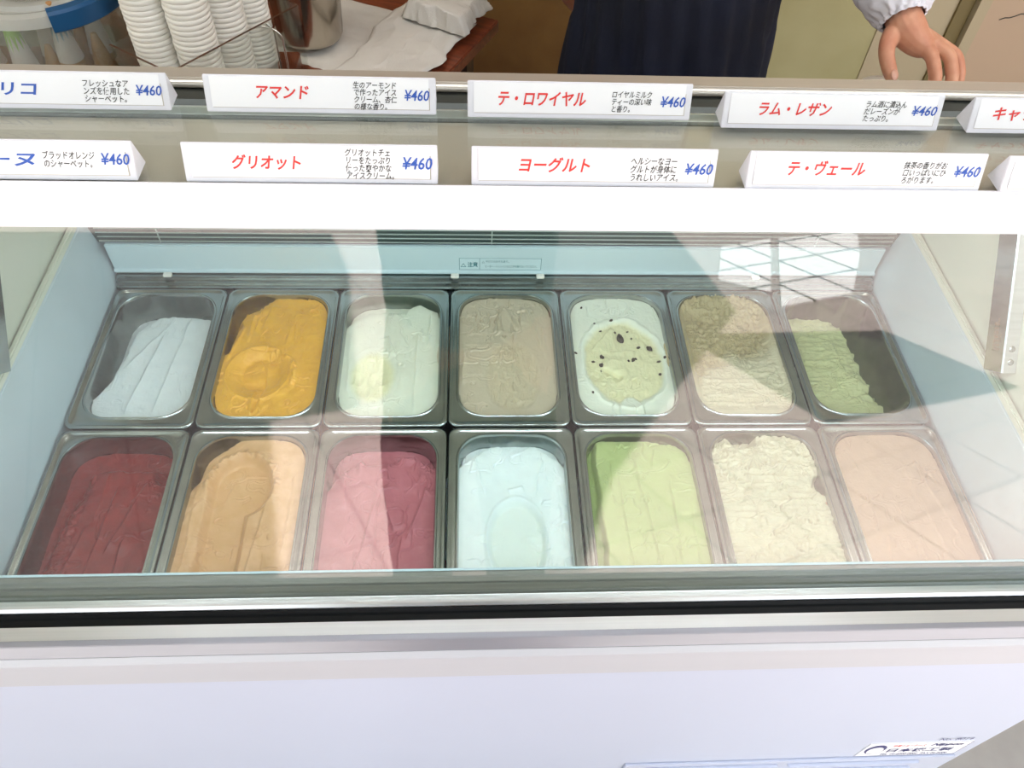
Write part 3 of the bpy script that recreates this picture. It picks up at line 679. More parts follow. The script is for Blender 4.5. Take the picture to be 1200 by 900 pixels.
FL = [
 # row, column, function, material, label bits
 (1, 0, f_white, icemat('icy_white', (.76, .82, .83)), 'smooth icy white sorbet with steel showing at its left, back row left end', 'pale white sorbet'),
 (1, 1, f_mango, icemat('mango_yellow', (.88, .46, .04), (.82, .41, .035)), 'mango yellow ice cream with a curled scoop mark low on the left', 'mango yellow ice cream'),
 (1, 2, f_palecream, icemat('pale_cream', (.78, .82, .68), core=(.80, .80, .48)), 'pale cream ice cream with a yellower scooped hollow at front left', 'pale cream ice cream with a yellow hollow'),
 (1, 3, f_taupe, icemat('taupe', (.58, .50, .37), core=(.58, .49, .33)), 'taupe milk tea coloured ice cream with pointed ridges', 'taupe ice cream'),
 (1, 4, f_raisin, icemat('raisin_cream', (.78, .82, .69), core=(.74, .72, .45)), 'cream ice cream dotted with dark raisins', 'raisin ice cream'),
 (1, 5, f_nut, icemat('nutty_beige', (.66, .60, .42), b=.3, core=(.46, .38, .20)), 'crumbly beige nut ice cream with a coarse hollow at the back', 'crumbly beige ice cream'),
 (1, 6, f_pistachio, icemat('pistachio', (.62, .64, .34), b=.2), 'half sold muted green ice cream with a ragged edge and bare steel at its right', 'half sold muted green ice cream'),
 (0, 0, f_darkred, icemat('dark_red', (.26, .014, .012), (.21, .010, .010), .4), 'dark red blood orange sorbet, front row left end', 'dark red sorbet'),
 (0, 1, f_apricot, icemat('apricot', (.74, .45, .23), (.66, .38, .17), core=(.72, .42, .18)), 'apricot coloured ice cream with a deep scooped trough and crumbly arc', 'apricot coloured ice cream'),
 (0, 2, f_berry, icemat('berry_pink', (.50, .165, .19), (.46, .145, .17)), 'mauve pink berry ice cream with a folded crest in the middle', 'mauve pink ice cream'),
 (0, 3, f_mint, icemat('snow_mint', (.82, .91, .89), core=(.80, .88, .80)), 'snowy blue-white ice cream with an arched scoop mark', 'snowy blue-white ice cream'),
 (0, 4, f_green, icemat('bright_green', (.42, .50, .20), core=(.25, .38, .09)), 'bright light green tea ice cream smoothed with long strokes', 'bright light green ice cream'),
 (0, 5, f_creamrough, icemat('ivory', (.62, .58, .40), b=.3), 'rough ivory cream ice cream scraped all over', 'rough ivory ice cream'),
 (0, 6, f_peach, icemat('peach_beige', (.56, .38, .26)), 'smooth peach beige ice cream filled to the brim, front row right end', 'smooth peach beige ice cream'),
]
PITCH = .165
for row, col, fn, m, lab, short in FL:
    x = (col - 3) * PITCH; y = .1295 if row else -.1295
    p = link('steel_pan', PAN, None, None, (x, y, .0))
    tag(p, 'rectangular stainless steel pan holding the ' + short, 'pan', 'steel pans in the freezer')
    p.location = (x, y, -.0005); p.rotation_euler = (0, 0, random.uniform(-.004, .004))
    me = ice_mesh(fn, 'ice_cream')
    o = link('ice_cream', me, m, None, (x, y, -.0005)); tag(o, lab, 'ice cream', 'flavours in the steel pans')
    if fn is f_raisin:
        H, _ = fn()
        spots = [(-.72, .82, .05), (-.10, .58, .07), (.06, .30, .17), (.42, .14, .07), (.66, .12, .12), (-.40, -.02, .09), (-.44, -.16, .08), (-.60, -.10, .06), (.26, -.07, .08), (.16, -.08, .05), (.32, -.05, .05),
                 (.80, -.10, .07), (.78, -.30, .06), (-.36, .42, .05), (-.48, .52, .04), (-.96, .02, .06), (.93, -.06, .06), (.30, .30, .04), (-.04, .40, .05), (-.46, -.24, .04), (.24, .42, .04), (-.7, -.62, .05)]
        rg = random.Random(3)
        for u, v, s in spots:
            bm = bmesh.new(); bmesh.ops.create_icosphere(bm, subdivisions=2, radius=1)
            for vv in bm.verts:
                q = 1 + .35 * math.sin(vv.co.x * 5 + s * 90) * math.cos(vv.co.y * 6) + rg.uniform(-.12, .12)
                vv.co *= q
            me2 = bpy.data.meshes.new('raisin'); bm.to_mesh(me2); bm.free(); smooth(me2)
            i = np.argmin((U - u) ** 2 + (V - v) ** 2); h = H.reshape(-1)[i]
            r = link('raisin', me2, bpy.data.materials.get('raisin_skin') or mat('raisin_skin', (.035, .022, .012), .3), o, (u * OW, v * OL + OCY, h + .0006))
            k = s * OW * .66; r.scale = (k, k * rg.uniform(.5, .9), k * .55); r.rotation_euler = (rg.uniform(-.3, .3), rg.uniform(-.3, .3), rg.uniform(0, 3))

# ================================================================= PRICE TAGS
def price_tag(x, y, rz, name, col, desc, nb, db, pb, label, dlines=3):
    t = empty('price_tag', (x, y, DZ + .0002), rz); tag(t, label, 'price tag', 'price tags on the glass shelf')
    Wd, dp, ax, hh = .1650, .0200, .0100, .0235
    o = prof_x('holder', MT['tag'], t, [(0, .0006), (0, 0), (dp, 0), (dp, .0008), (ax + .0008, hh), (ax - .0008, hh)], 0, Wd, .0005)
    L = math.hypot(ax, hh); ey = Vector((0, ax / L, hh / L)); nz = Vector((0, -hh / L, ax / L))
    def mw(off): return Matrix(((1, 0, 0, 0), (0, ey.y, nz.y, nz.y * off), (0, ey.z, nz.z, nz.z * off), (0, 0, 0, 1)))
    # card with a fine dark outline at right and bottom
    def rect(nm, x0, x1, y0, y1, off, m, thick=.0003):
        q = mw(off); vs = [q @ Vector((a, b, c)) for c in (-thick, 0) for a, b in ((x0, y0), (x1, y0), (x1, y1), (x0, y1))]
        return link(nm, mesh_from(vs, [(3, 2, 1, 0), (4, 5, 6, 7), (0, 1, 5, 4), (1, 2, 6, 5), (2, 3, 7, 6), (3, 0, 4, 7)], nm), m, t)
    rect('card_edge', .0050, Wd - .0044, .0032, L - .0014, .0006, MT['rail'])
    c = rect('card', .0046, Wd - .0050, .0036, L - .0010, .0010, MT['card'])
    if name:
        text('flavour_name', name, MT[col], t, mw(.0013), nb[0] * Wd, nb[2] * L, (nb[1] - nb[0]) * Wd, (nb[3] - nb[2]) * L, bold=.020, shear=.2)
    if desc:
        text('description', desc, MT['ink'], t, mw(.0013), db[0] * Wd, db[2] * L, (db[1] - db[0]) * Wd, (db[3] - db[2]) * L, bold=.008, shear=.2, space=.95)
    if pb:
        text('price', '¥460', MT['blue'], t, mw(.0013), pb[0] * Wd, pb[2] * L, (pb[1] - pb[0]) * Wd, (pb[3] - pb[2]) * L, bold=.014, shear=.2)
    return t
RR = 'price tag in the rear row'
price_tag(-.4335, -.0925, 0, 'アプリコ', 'blue', 'フレッシュなア\nンズを使用した\nシャーベット。', (.12, .455, .36, .72), (.645, .84, .20, .80), (.865, .975, .40, .68), 'white price tag with blue lettering, left end of the rear row', 3)
price_tag(-.2430, -.0930, 0, 'アマンド', 'red', '生のアーモンド\nで作ったアイス\nクリーム、杏仁\nの様な香り。', (.22, .45, .38, .74), (.64, .83, .12, .88), (.862, .972, .38, .68), 'white price tag reading in red, almond flavour, second in the rear row beside the towels', 4)
price_tag(-.0550, -.0950, 0, 'テ・ロワイヤル', 'red', 'ロイヤルミルク\nティーの深い味\nと香り。', (.135, .525, .34, .74), (.64, .82, .20, .78), (.86, .972, .36, .66), 'white price tag with long red name, rear row middle, left of the apron', 3)
price_tag(.1320, -.1040, 0, 'ラム・レザン', 'red', 'ラム酒に漬込ん\nだレーズンが\nたっぷり。', (.16, .49, .36, .74), (.64, .83, .24, .82), (.86, .975, .42, .70), 'white price tag for the rum flavour, rear row below the reaching hand', 3)
price_tag(.3190, -.1060, 0, 'キャラメル', 'red', 'ほろにがい\nキャラメル味。', (.10, .43, .36, .74), (.64, .83, .3, .7), (.86, .975, .40, .68), 'white price tag cut by the right edge of the photo, rear row', 2)
price_tag(-.4362, -.1745, 0, 'サンギーヌ', 'blue', 'ブラッドオレンジ\nのシャーベット。', (.13, .63, .34, .72), (.655, .855, .32, .74), (.875, .985, .40, .70), 'white price tag with blue lettering, left end of the front row', 2)
price_tag(-.2400, -.1750, 0, 'グリオット', 'red', 'グリオットチェ\nリーをたっぷり\n使った爽やかな\nアイスクリーム。', (.19, .46, .34, .72), (.635, .825, .12, .90), (.86, .98, .38, .70), 'white price tag for the cherry flavour, second in the front row', 4)
price_tag(-.0525, -.1755, 0, 'ヨーグルト', 'red', 'ヘルシーなヨー\nグルトが身体に\nうれしいアイス。', (.19, .48, .36, .76), (.645, .845, .16, .78), (.87, .985, .34, .64), 'white price tag for the yogurt flavour, middle of the front row', 3)
price_tag(.1340, -.1765, 0, 'テ・ヴェール', 'red', '抹茶の香りがお\n口いっぱいにひ\nろがります。', (.165, .49, .38, .78), (.65, .835, .20, .78), (.87, .98, .38, .68), 'white price tag for the green tea flavour, fourth in the front row', 3)
price_tag(.3130, -.1785, 0, '', 'red', '', None, None, None, 'white price tag whose blank left end shows at the right photo edge, front row')

# ================================================================= BEHIND THE FREEZER
SZ = .130
sh = empty('back_shelf', (0, .44, FZ)); tag(sh, 'narrow service shelf behind the freezer carrying cups and the cone container', 'shelf')
box('shelf_board', MT['wood'], sh, -.90, -.345, -.085, .27, SZ - .025 - FZ, SZ - FZ, .002)
box('shelf_board', MT['wood'], sh, -.3445, .75, -.085, .022, SZ - .025 - FZ, SZ - FZ, .002)
for x in (-.86, .71):
    box('leg', MT['darkwood'], sh, x - .02, x + .02, -.07, -.03, 0, SZ - .026 - FZ)
box('leg', MT['darkwood'], sh, -.88, -.84, .20, .24, 0, SZ - .026 - FZ); box('leg', MT['darkwood'], sh, -.40, -.36, .20, .24, 0, SZ - .026 - FZ)

# paper cups, nested
cupme = lathe_me('paper_cup', [(0, .002), (.0225, .002), (.0230, 0), (.0235, .001), (.0278, .0380), (.0292, .0390), (.0301, .0408), (.0304, .0428), (.0300, .0448), (.0290, .0462), (.0278, .0462), (.0272, .0440), (.0222, .004), (0, .0035)], 32)
cupme.materials.append(MT['cup'])
STK = [(-.5005, .4950, 30, 'leftmost'), (-.4400, .4870, 31, 'second'), (-.4085, .5400, 31, 'third'), (-.3870, .6000, 31, 'rightmost')]
rg = random.Random(5)
for sx, sy, n, nm in STK:
    for k in range(n):
        o = bpy.data.objects.new('paper_cup', cupme); C.objects.link(o)
        o.location = (sx + rg.uniform(-.0006, .0006), sy + rg.uniform(-.0006, .0006), SZ + .0045 + k * .0074)
        tag(o, 'white paper ice cream cup nested in the %s of the four cup stacks' % nm, 'cup', 'cups in the %s stack' % nm)
# acrylic tray round the cup stacks
tr = empty('acrylic_tray', (-.460, .410, SZ)); tag(tr, 'clear acrylic tray holding the paper cup stacks', 'tray')
tr.rotation_euler = (0, 0, math.radians(54))
def trb(nm, x0, x1, y0, y1, z0, z1, m): box(nm, m, tr, x0, x1, y0, y1, z0, z1)
tb = .245; td = .118; hz = .130
trb('tray_floor', 0, tb, 0, td, .0003, .0025, MT['clear'])
for a in ((0, tb, -.0025, 0), (0, tb, td, td + .0025), (-.0025, 0, -.0025, td + .0025), (tb, tb + .0025, -.0025, td + .0025)):
    trb('tray_side', a[0], a[1], a[2], a[3], .0003, hz, MT['clear'])
for a in ((0, tb, -.0028, .0), (-.0028, 0, -.0025, td + .0025)):
    trb('tray_edge', a[0], a[1], a[2], a[3], hz, hz + .0008, MT['darkwood'])
# chrome loop
lp = empty('wire_loop', (-.352, .565, SZ)); tag(lp, 'chrome wire loop handle beside the rightmost cup stack', 'wire')
for dx, dy in ((0, 0), (-.016, .02)):
    pts = [(dx - .012 + .028 * math.sin(a) , dy, .117 - .020 * (1 - math.cos(a)) ) for a in [k * PI / 2 / 8 for k in range(9)]]
    pts = [(dx + .016, dy, .001)] + [(dx + .016, dy, .080)] + pts[::-1]
    tube('wire', MT['chrome'], lp, pts, .0016, 8)

# container with cones
CX, CY = -.668, .560
ct = empty('storage_tub', (CX, CY, SZ)); tag(ct, 'round cloudy plastic storage tub with a translucent lid and blue clip', 'container')
link('tub', lathe_me('tub', [(0, .001), (.098, .001), (.102, .004), (.114, .1715), (.113, .1715), (.100, .006), (0, .003)], 48), MT['frost'], ct)
link('lid', lathe_me('lid', [(0, .128), (.060, .128), (.064, .132), (.082, .132), (.086, .127), (.100, .127), (.104, .134), (.114, .136), (.1205, .133), (.1215, .124), (.120, .118), (.1175, .118), (.117, .124), (.100, .123), (.084, .123), (.080, .127), (.064, .127), (.060, .124), (0, .124)], 64), MT['frostlid'], ct)
bpy.data.objects['lid'].location = (0, 0, .0495)
bm = bmesh.new(); prev = None
for k in range(19):
    a = math.radians(-63 + k * 4.2); v = [bm.verts.new((r * math.cos(a), r * math.sin(a), z)) for r, z in ((.1222, .110), (.1240, .112), (.1240, .134), (.1200, .1375), (.106, .1375), (.106, .1362))]
    if prev:
        for i in range(6): bm.faces.new((prev[i], prev[(i + 1) % 6], v[(i + 1) % 6], v[i]))
    else: bm.faces.new(v[::-1])
    prev = v
bm.faces.new(prev); bmesh.ops.recalc_face_normals(bm, faces=bm.faces)
me = bpy.data.meshes.new('clip'); bm.to_mesh(me); bm.free(); smooth(me, 40); link('clip', me, MT['bluelid'], ct, (0, 0, .0495))
def cone(x, y, z, m, label, tilt=0):
    t = empty('ice_cream_cone', (x, y, z)); tag(t, label, 'cone', 'cones in the storage tub'); t.rotation_euler = (tilt, tilt * .5, 0)
    link('wafer', lathe_me('wafer', [(0, .001), (.0155, .001), (.0175, 0), (.0172, .008), (.004, .092), (0, .094)], 20), MT['cone'], t)
    s = lathe_me('paper_sleeve', [(.0172, .010), (.0178, .0105), (.0086, .070), (.0082, .070)], 22)
    link('paper_sleeve', s, MT['sleevewhite'], t)
    # jagged coloured top of the sleeve
    n = 22; vs = []; fs = []
    for k in range(n):
        a = 2 * PI * k / n; zt = .085; zb = .044 + (.016 if k % 2 else 0) + .006 * math.sin(k * 3)
        R = lambda zz: .0198 - (zz) * (.0112 / .0600) * .82
        vs += [(R(zt) * math.cos(a), R(zt) * math.sin(a), zt), (R(zb) * math.cos(a), R(zb) * math.sin(a), zb)]
    for k in range(n): k2 = (k + 1) % n; fs.append((2 * k, 2 * k2, 2 * k2 + 1, 2 * k + 1))
    me = mesh_from(vs, fs); smooth(me); link('coloured_tip', me, m, t)
cone(-.742, .500, SZ + .078, MT['sleevewhite'], 'white sleeved wafer cone at the left inside the storage tub')
cone(-.690, .486, SZ + .078, MT['sleevegreen'], 'green tipped wafer cone in the middle of the storage tub')
cone(-.628, .497, SZ + .090, MT['sleeveblue'], 'blue tipped wafer cone at the right inside the storage tub', .05)
cone(-.600, .540, SZ + .078, MT['sleevewhite'], 'white sleeved wafer cone behind the blue tipped one', -.04)
cone(-.665, .530, SZ + .078, MT['sleevewhite'], 'white sleeved wafer cone behind the green tipped one', -.04)

for x, y, zc, tl in ((-.742, .500, .042, 0), (-.690, .486, .042, 0), (-.628, .497, .050, .05), (-.600, .540, .042, -.04), (-.665, .530, .042, -.04), (-.742, .500, .006, 0), (-.690, .486, .006, 0), (-.628, .497, .006, 0), (-.600, .540, .006, 0), (-.665, .530, .006, 0), (-.655, .492, .055, .1), (-.590, .510, .060, 0), (-.628, .550, .06, 0)):
    t = empty('ice_cream_cone', (x, y, SZ + zc), 0); tag(t, 'bare brown wafer cone upside down among or under the sleeved cones', 'cone', 'bare cones in the storage tub'); t.rotation_euler = (tl, tl, 0)
    link('wafer', lathe_me('wafer', [(0, .001), (.0155, .001), (.0175, 0), (.0172, .008), (.010, .045), (.004, .070), (0, .072)], 20), MT['cone'], t)
# ---- wooden table with towels and a pot
TZ = .100
c0 = Vector((.006, .897)); uax = Vector((-.90, .436)).normalized(); vax = Vector((-.49, -.872)).normalized(); vax = Vector((-uax.y, uax.x)); 
if vax.y > 0: vax = -vax
tbl = empty('side_table', (c0.x, c0.y, FZ)); tag(tbl, 'red-brown wooden side table carrying white towels and a steel pot', 'table')
tbl.rotation_euler = (0, 0, math.atan2(uax.y, uax.x))        # local +x runs along the back edge, to the left
hT = TZ - FZ
box('table_top', MT['wood'], tbl, 0, .70, 0, .33, hT - .024, hT, .002)
for lx in (.04, .64):
    for ly in (.03, .27): box('leg', MT['darkwood'], tbl, lx, lx + .03, ly, ly + .03, 0, hT - .0245)
box('apron_rail', MT['darkwood'], tbl, .03, .68, .30, .315, hT - .09, hT - .0245)

def cloth(name, quad, thick, label, z, nu=60, nv=60, amp=.004, seed=0, rag=.006, fold=None, soft=12):
    (ax, ay), (bx, by), (cx, cy), (dx, dy) = quad
    s, t = np.meshgrid(np.linspace(0, 1, nu), np.linspace(0, 1, nv))
    x = (1 - s) * (1 - t) * ax + s * (1 - t) * bx + s * t * cx + (1 - s) * t * dx
    y = (1 - s) * (1 - t) * ay + s * (1 - t) * by + s * t * cy + (1 - s) * t * dy
    e = np.minimum.reduce([s, 1 - s, t, 1 - t])
    x = x + rag * fbm(s * 5, t * 5, seed, 3) * (e < .5); y = y + rag * fbm(s * 5 + 7, t * 5, seed + 3, 3)
    h = thick + amp * (fbm(s * 4 + t * 2, t * 6, seed + 8, 4) * .6 + .6 * np.maximum(0, ridged(s * 3 + 1, t * 2.2, seed + 4, 2)) ) * ss(e * soft)
    h = np.maximum(h, thick * .7)
    if fold is not None: h = h + fold(s, t)
    top = np.stack([x, y, z + h * ss(e * soft * 1.2 + .22)], -1).reshape(-1, 3); bot = np.stack([x, y, 0 * x + z + .0004], -1).reshape(-1, 3)
    n = nu * nv; idx = np.arange(n).reshape(nv, nu)
    f = np.stack([idx[:-1, :-1], idx[:-1, 1:], idx[1:, 1:], idx[1:, :-1]], -1).reshape(-1, 4)
    per = list(idx[0, :]) + list(idx[1:, -1]) + list(idx[-1, -2::-1]) + list(idx[-2:0:-1, 0]); m = len(per)
    fs = f.tolist() + (f[:, ::-1] + n).tolist() + [(per[i], n + per[i], n + per[(i + 1) % m], per[(i + 1) % m]) for i in range(m)]
    me = mesh_from(np.vstack([top, bot]).tolist(), fs, name); smooth(me, 70)
    o = link(name, me, MT['towel']); tag(o, label, 'towel', 'towels on the side table'); return o
cloth('hand_towel', [(-.262, .676), (-.425, .765), (-.40, 1.02), (-.168, .905)], .004, 'white towel spread flat under the steel pot, left half of the table', TZ, seed=2, amp=.006)
cloth('hand_towel', [(-.150, .620), (-.282, .690), (-.182, .930), (-.040, .862)], .005, 'thin white towel spread over the right half of the side table', TZ + .0105, seed=5, amp=.005, rag=.012)
cloth('folded_towel', [(-.065, .790), (-.180, .858), (-.135, .955), (-.010, .895)], .026, 'thick folded white towel lying on top of the flat towels', TZ + .021, seed=9, amp=.004, rag=.010,
      fold=lambda s, t: .006 * np.sin(s * PI) + .002 * np.sin(t * 9), soft=6)

pt = empty('steel_pot', (-.338, .792, TZ + .0125)); tag(pt, 'tall polished stainless steel pot standing on the towel', 'pot')
link('pot_body', lathe_me('pot_body', [(0, .001), (.046, .001), (.054, .004), (.058, .012), (.070, .215), (.074, .219), (.072, .222), (.068, .216), (.055, .014), (0, .008)], 56), MT['pot'], pt)
tube('handle', MT['chrome'], pt, [(-.074 - .03 * math.sin(a), .0, .16 + .035 * math.cos(a)) for a in [k * PI / 8 for k in range(9)]], .004, 8)

# white tub of ice cream with blue print under the hand
cp = empty('paper_tub', (.5500, .4150, SZ)); tag(cp, 'white paper tub with blue print, under the server\'s hand', 'tub')
link('tub_body', lathe_me('tub_body', [(0, .001), (.030, .001), (.032, 0), (.040, .085), (.0415, .087), (.040, .088), (0, .0875)], 36), MT['cup'], cp)
link('tub_lid', lathe_me('tub_lid', [(.0418, .080), (.0428, .080), (.0428, .092), (.040, .096), (.020, .0985), (0, .099)], 36), MT['cup'], cp)
cp.scale = (1, 1, 1.24)
def arcp(nm, m, cx, cy, r0, r1, a0, a1, z):
    bm = bmesh.new(); prev = None
    for k in range(13):
        a = math.radians(a0 + (a1 - a0) * k / 12); v = [bm.verts.new((cx + r * math.cos(a), cy + r * math.sin(a), z)) for r in (r0, r1)]
        if prev: bm.faces.new((prev[0], prev[1], v[1], v[0]))
        prev = v
    me = bpy.data.meshes.new(nm); bm.to_mesh(me); bm.free(); return link(nm, me, m, cp)
arcp('lid_print', MT['blue'], .004, -.006, .005, .016, 15, 165, .0995)
arcp('lid_print', mat('mint_ink', (.25, .60, .52), .5), .022, -.002, .006, .012, -30, 150, .0996)

# ================================================================= PEOPLE
def skin_mesh(chains, sub=2, name='body'):
    """chains: list of lists of ((x,y,z), radius or (rx,ry)); chains sharing a coordinate are joined"""
    bm = bmesh.new(); lay = bm.verts.layers.skin.verify(); cache = {}
    def V_(p, r, root=False):
        key = tuple(round(c, 4) for c in p)
        if key not in cache:
            v = bm.verts.new(p); rr_ = r if isinstance(r, tuple) else (r, r)
            v[lay].radius = rr_; cache[key] = v
            if not root: pass
        return cache[key]
    first = True
    for ch in chains:
        prev = None
        for p, r in ch:
            new = tuple(round(c, 4) for c in p) not in cache
            v = V_(p, r)
            if prev is None and new: v[lay].use_root = True
            if prev is not None and bm.edges.get((prev, v)) is None: bm.edges.new((prev, v))
            prev = v
    me = bpy.data.meshes.new(name); bm.to_mesh(me); bm.free()
    o = bpy.data.objects.new(name, me); C.objects.link(o)
    mod = o.modifiers.new('s', 'SKIN'); mod.use_smooth_shade = True
    m2 = o.modifiers.new('d', 'SUBSURF'); m2.levels = sub; m2.render_levels = sub
    dg = bpy.context.evaluated_depsgraph_get(); dg.update()
    r = bpy.data.meshes.new_from_object(o.evaluated_get(dg)); bpy.data.objects.remove(o); smooth(r)
    return r
def remesh(me, vox, it=3):
    o = bpy.data.objects.new('t', me); C.objects.link(o)
    a = o.modifiers.new('r', 'REMESH'); a.mode = 'VOXEL'; a.voxel_size = vox; a.use_smooth_shade = True
    b = o.modifiers.new('s', 'SMOOTH'); b.iterations = it; b.factor = .5
    dg = bpy.context.evaluated_depsgraph_get(); dg.update()
    r = bpy.data.meshes.new_from_object(o.evaluated_get(dg)); bpy.data.objects.remove(o); smooth(r); return r
def join(ms):
    bm = bmesh.new()
    for m in ms: bm.from_mesh(m)
    me = bpy.data.meshes.new('j'); bm.to_mesh(me); bm.free(); smooth(me); return me

# --- server: left forearm and hand (seen in the photograph)
W = Vector
HD = dict(wr=(.5600, .462, .3230), c=(.5740, .447, .3120))
hand_ch = [
 [((.553, .505, .345), .026), ((.5600, .470, .3270), (.026)), ((.568, .452, .3150), (.027)), ((.5840, .435, .3050), (.020)), ((.5985, .4300, .3040), (.014))],
 [((.566, .456, .316), .018), ((.5840, .4330, .3060), .0118), ((.5925, .4120, .3020), .0100), ((.5975, .3930, .2850), .0098), ((.6000, .3850, .2660), .0086), ((.6002, .3830, .2600), .0060)],
 [((.572, .458, .316), .018), ((.6020, .4360, .3070), .0118), ((.6180, .4140, .3030), .0100), ((.6230, .3960, .2850), .0098), ((.6262, .3880, .2640), .0084), ((.6267, .3865, .2580), .0060)],
 [((.574, .462, .314), .017), ((.6150, .4440, .3020), .0118), ((.6370, .4280, .2960), .0098), ((.6430, .4120, .2790), .0090), ((.6460, .4060, .2600), .0078)],
 [((.574, .468, .312), .016), ((.6220, .4560, .2940), .0105), ((.6440, .4480, .2860), .0086), ((.6530, .4370, .2720), .0078), ((.6560, .4320, .2570), .0070)],
 [((.558, .468, .318), .018), ((.5410, .4500, .3090), .0145), ((.5320, .4300, .2990), .0118), ((.5350, .4130, .2880), .0112), ((.5405, .4020, .2770), .0100), ((.5420, .3990, .2725), .0070)],
]
hand = join([skin_mesh([c], 2) for c in hand_ch])
hand = remesh(hand, .0016, 3)
# --- body
def figure(cx, cy, face, shZ, hipZ, headZ, armL, armR, scale=1.0):
    """body from joints; face=-1 looks towards -Y"""
    f = face
    ch = [[((cx, cy, hipZ), (.150, .105)), ((cx, cy, hipZ + .16), (.135, .095)), ((cx, cy + .01, shZ - .14), (.155, .105)), ((cx, cy + .01, shZ), (.110, .080)), ((cx, cy, shZ + .08), .050), ((cx, cy + .015 * f, headZ - .04), (.070, .080)), ((cx, cy + .01 * f, headZ + .04), (.072, .086)), ((cx, cy, headZ + .10), (.045, .055))]]
    for s, arm in ((-1, armR), (1, armL)):
        ch.append([((cx, cy + .01, shZ), (.110, .080)), ((cx + s * .17, cy + .01, shZ - .02), .052)] + arm)
        ch.append([((cx, cy, hipZ), (.150, .105)), ((cx + s * .085, cy, hipZ - .10), .085), ((cx + s * .095, cy - .01, hipZ - .44), .058), ((cx + s * .10, cy + .02, FZ + .09), .040), ((cx + s * .11, cy + .07 * f, FZ + .035), .035)])
    return ch
PX, PY = .300, .735
body = skin_mesh(figure(PX, PY, -1, .56, .10, .74,
     [((.530, .650, .430), .040), ((.553, .505, .345), .026)],
     [((.06, .79, .34), .040), ((.14, .90, .16), .028), ((.20, .90, .10), .022)]), 2)
bod = join([body, hand])
sv_ = empty('person', (PX, PY, FZ)); tag(sv_, 'person in a navy apron and white sleeves reaching over the freezer', 'person')
def PO(o, par=sv_): o.parent = par; o.location = Vector(o.location) - Vector(par.location); return o
PO(link('body', bod, MT['skin']))
def inflate_cloth(name, chains, m, par, cut=None, vox=.008, noise=.004, seed=0, nscale=14):
    me = remesh(join([skin_mesh([c], 2) for c in chains]), vox, 2)
    n = len(me.vertices); co = np.empty(n * 3); me.vertices.foreach_get('co', co); co = co.reshape(-1, 3)
    no = np.empty(n * 3); me.vertices.foreach_get('normal', no); no = no.reshape(-1, 3)
    d = noise * (fbm(co[:, 0] * nscale + co[:, 2] * nscale * .6, co[:, 1] * nscale - co[:, 2] * nscale * .7, seed, 4) + .5 * ridged(co[:, 0] * nscale * 1.2 + co[:, 1] * nscale, co[:, 2] * nscale, seed + 4, 2))
    co += no * d[:, None]
    me.vertices.foreach_set('co', co.ravel()); me.update(); smooth(me)
    return PO(link(name, me, m), par)
# sleeve with a gathered elastic cuff
ax_ = [Vector((.490, .735, .545)), Vector((.528, .652, .432)), Vector((.5480, .560, .376)), Vector((.5535, .510, .350)), Vector((.5570, .487, .3370)), Vector((.5595, .473, .3290)), Vector((.5605, .468, .3262))]
rad = [.068, .064, .058, .053, .046, .034, .0295]
vs, fs = [], []; n = 96
prevA = None; rings = []
fine = []
for i in range(len(ax_) - 1):
    st_ = 10
    for k in range(st_): 
        t = k / st_; fine.append((ax_[i].lerp(ax_[i + 1], t), rad[i] * (1 - t) + rad[i + 1] * t, i + t))
fine.append((ax_[-1], rad[-1], 6))
A_ = None
for i, (p, r, q) in enumerate(fine):
    t = (fine[min(i + 1, len(fine) - 1)][0] - fine[max(i - 1, 0)][0]).normalized()
    A_ = t.orthogonal().normalized() if A_ is None else (A_ - t * A_.dot(t)).normalized(); B_ = t.cross(A_)
    gather = max(0, 1 - abs(q - 5.3) / 1.6)
    for k in range(n):
        a = 2 * PI * k / n
        rr_ = r * (1 + .055 * gather * math.sin(a * 17 + math.sin(q * 3)) + .03 * gather * math.sin(a * 29 + q * 4) + .05 * math.sin(a * 3 + q * 1.7) * min(1, (6 - q)) + .022 * math.sin(a * 7 - q * 5) * min(1, 6 - q))
        vs.append(p + (A_ * math.cos(a) + B_ * math.sin(a)) * rr_)
m_ = len(fine)
for i in range(m_ - 1):
    for k in range(n): k2 = (k + 1) % n; fs.append((i * n + k, i * n + k2, (i + 1) * n + k2, (i + 1) * n + k))
me = mesh_from(vs, fs); smooth(me); o = link('sleeve', me, MT['shirt']); PO(o)
sm = o.modifiers.new('t', 'SOLIDIFY'); sm.thickness = .0015
inflate_cloth('shirt', [
   [((PX, PY, .12), (.158, .115)), ((PX, PY, .28), (.150, .110)), ((PX, PY + .01, .44), (.180, .132)), ((PX, PY + .01, .56), (.160, .108)), ((PX, PY, .625), (.078, .070))],
   [((PX + .04, PY + .01, .555), .085), ((PX + .17, PY + .01, .54), .082), ((.505, .700, .500), .070)],
   [((PX - .04, PY + .01, .555), .085), ((PX - .17, PY + .01, .54), .080), ((.06, .79, .34), .055), ((.13, .885, .19), .042)]], MT['shirt'], sv_, seed=4)
inflate_cloth('trousers', [
   [((PX, PY, .17), (.152, .108)), ((PX, PY, .06), (.160, .115)), ((PX + .085, PY, -.02), .095), ((PX + .095, PY - .01, -.34), .072), ((PX + .10, PY + .02, FZ + .07), .058)],
   [((PX, PY, .06), (.160, .115)), ((PX - .085, PY, -.02), .095), ((PX - .095, PY - .01, -.34), .072), ((PX - .10, PY + .02, FZ + .07), .058)]], MT['trouser'], sv_, seed=6)
for s in (-1, 1):
    me = skin_mesh([[((PX + s * .10, PY + .05, FZ + .045), .040), ((PX + s * .11, PY - .05, FZ + .045), .044), ((PX + s * .115, PY - .15, FZ + .030), .030)]], 2)
    PO(link('shoe', me, MT['black']))
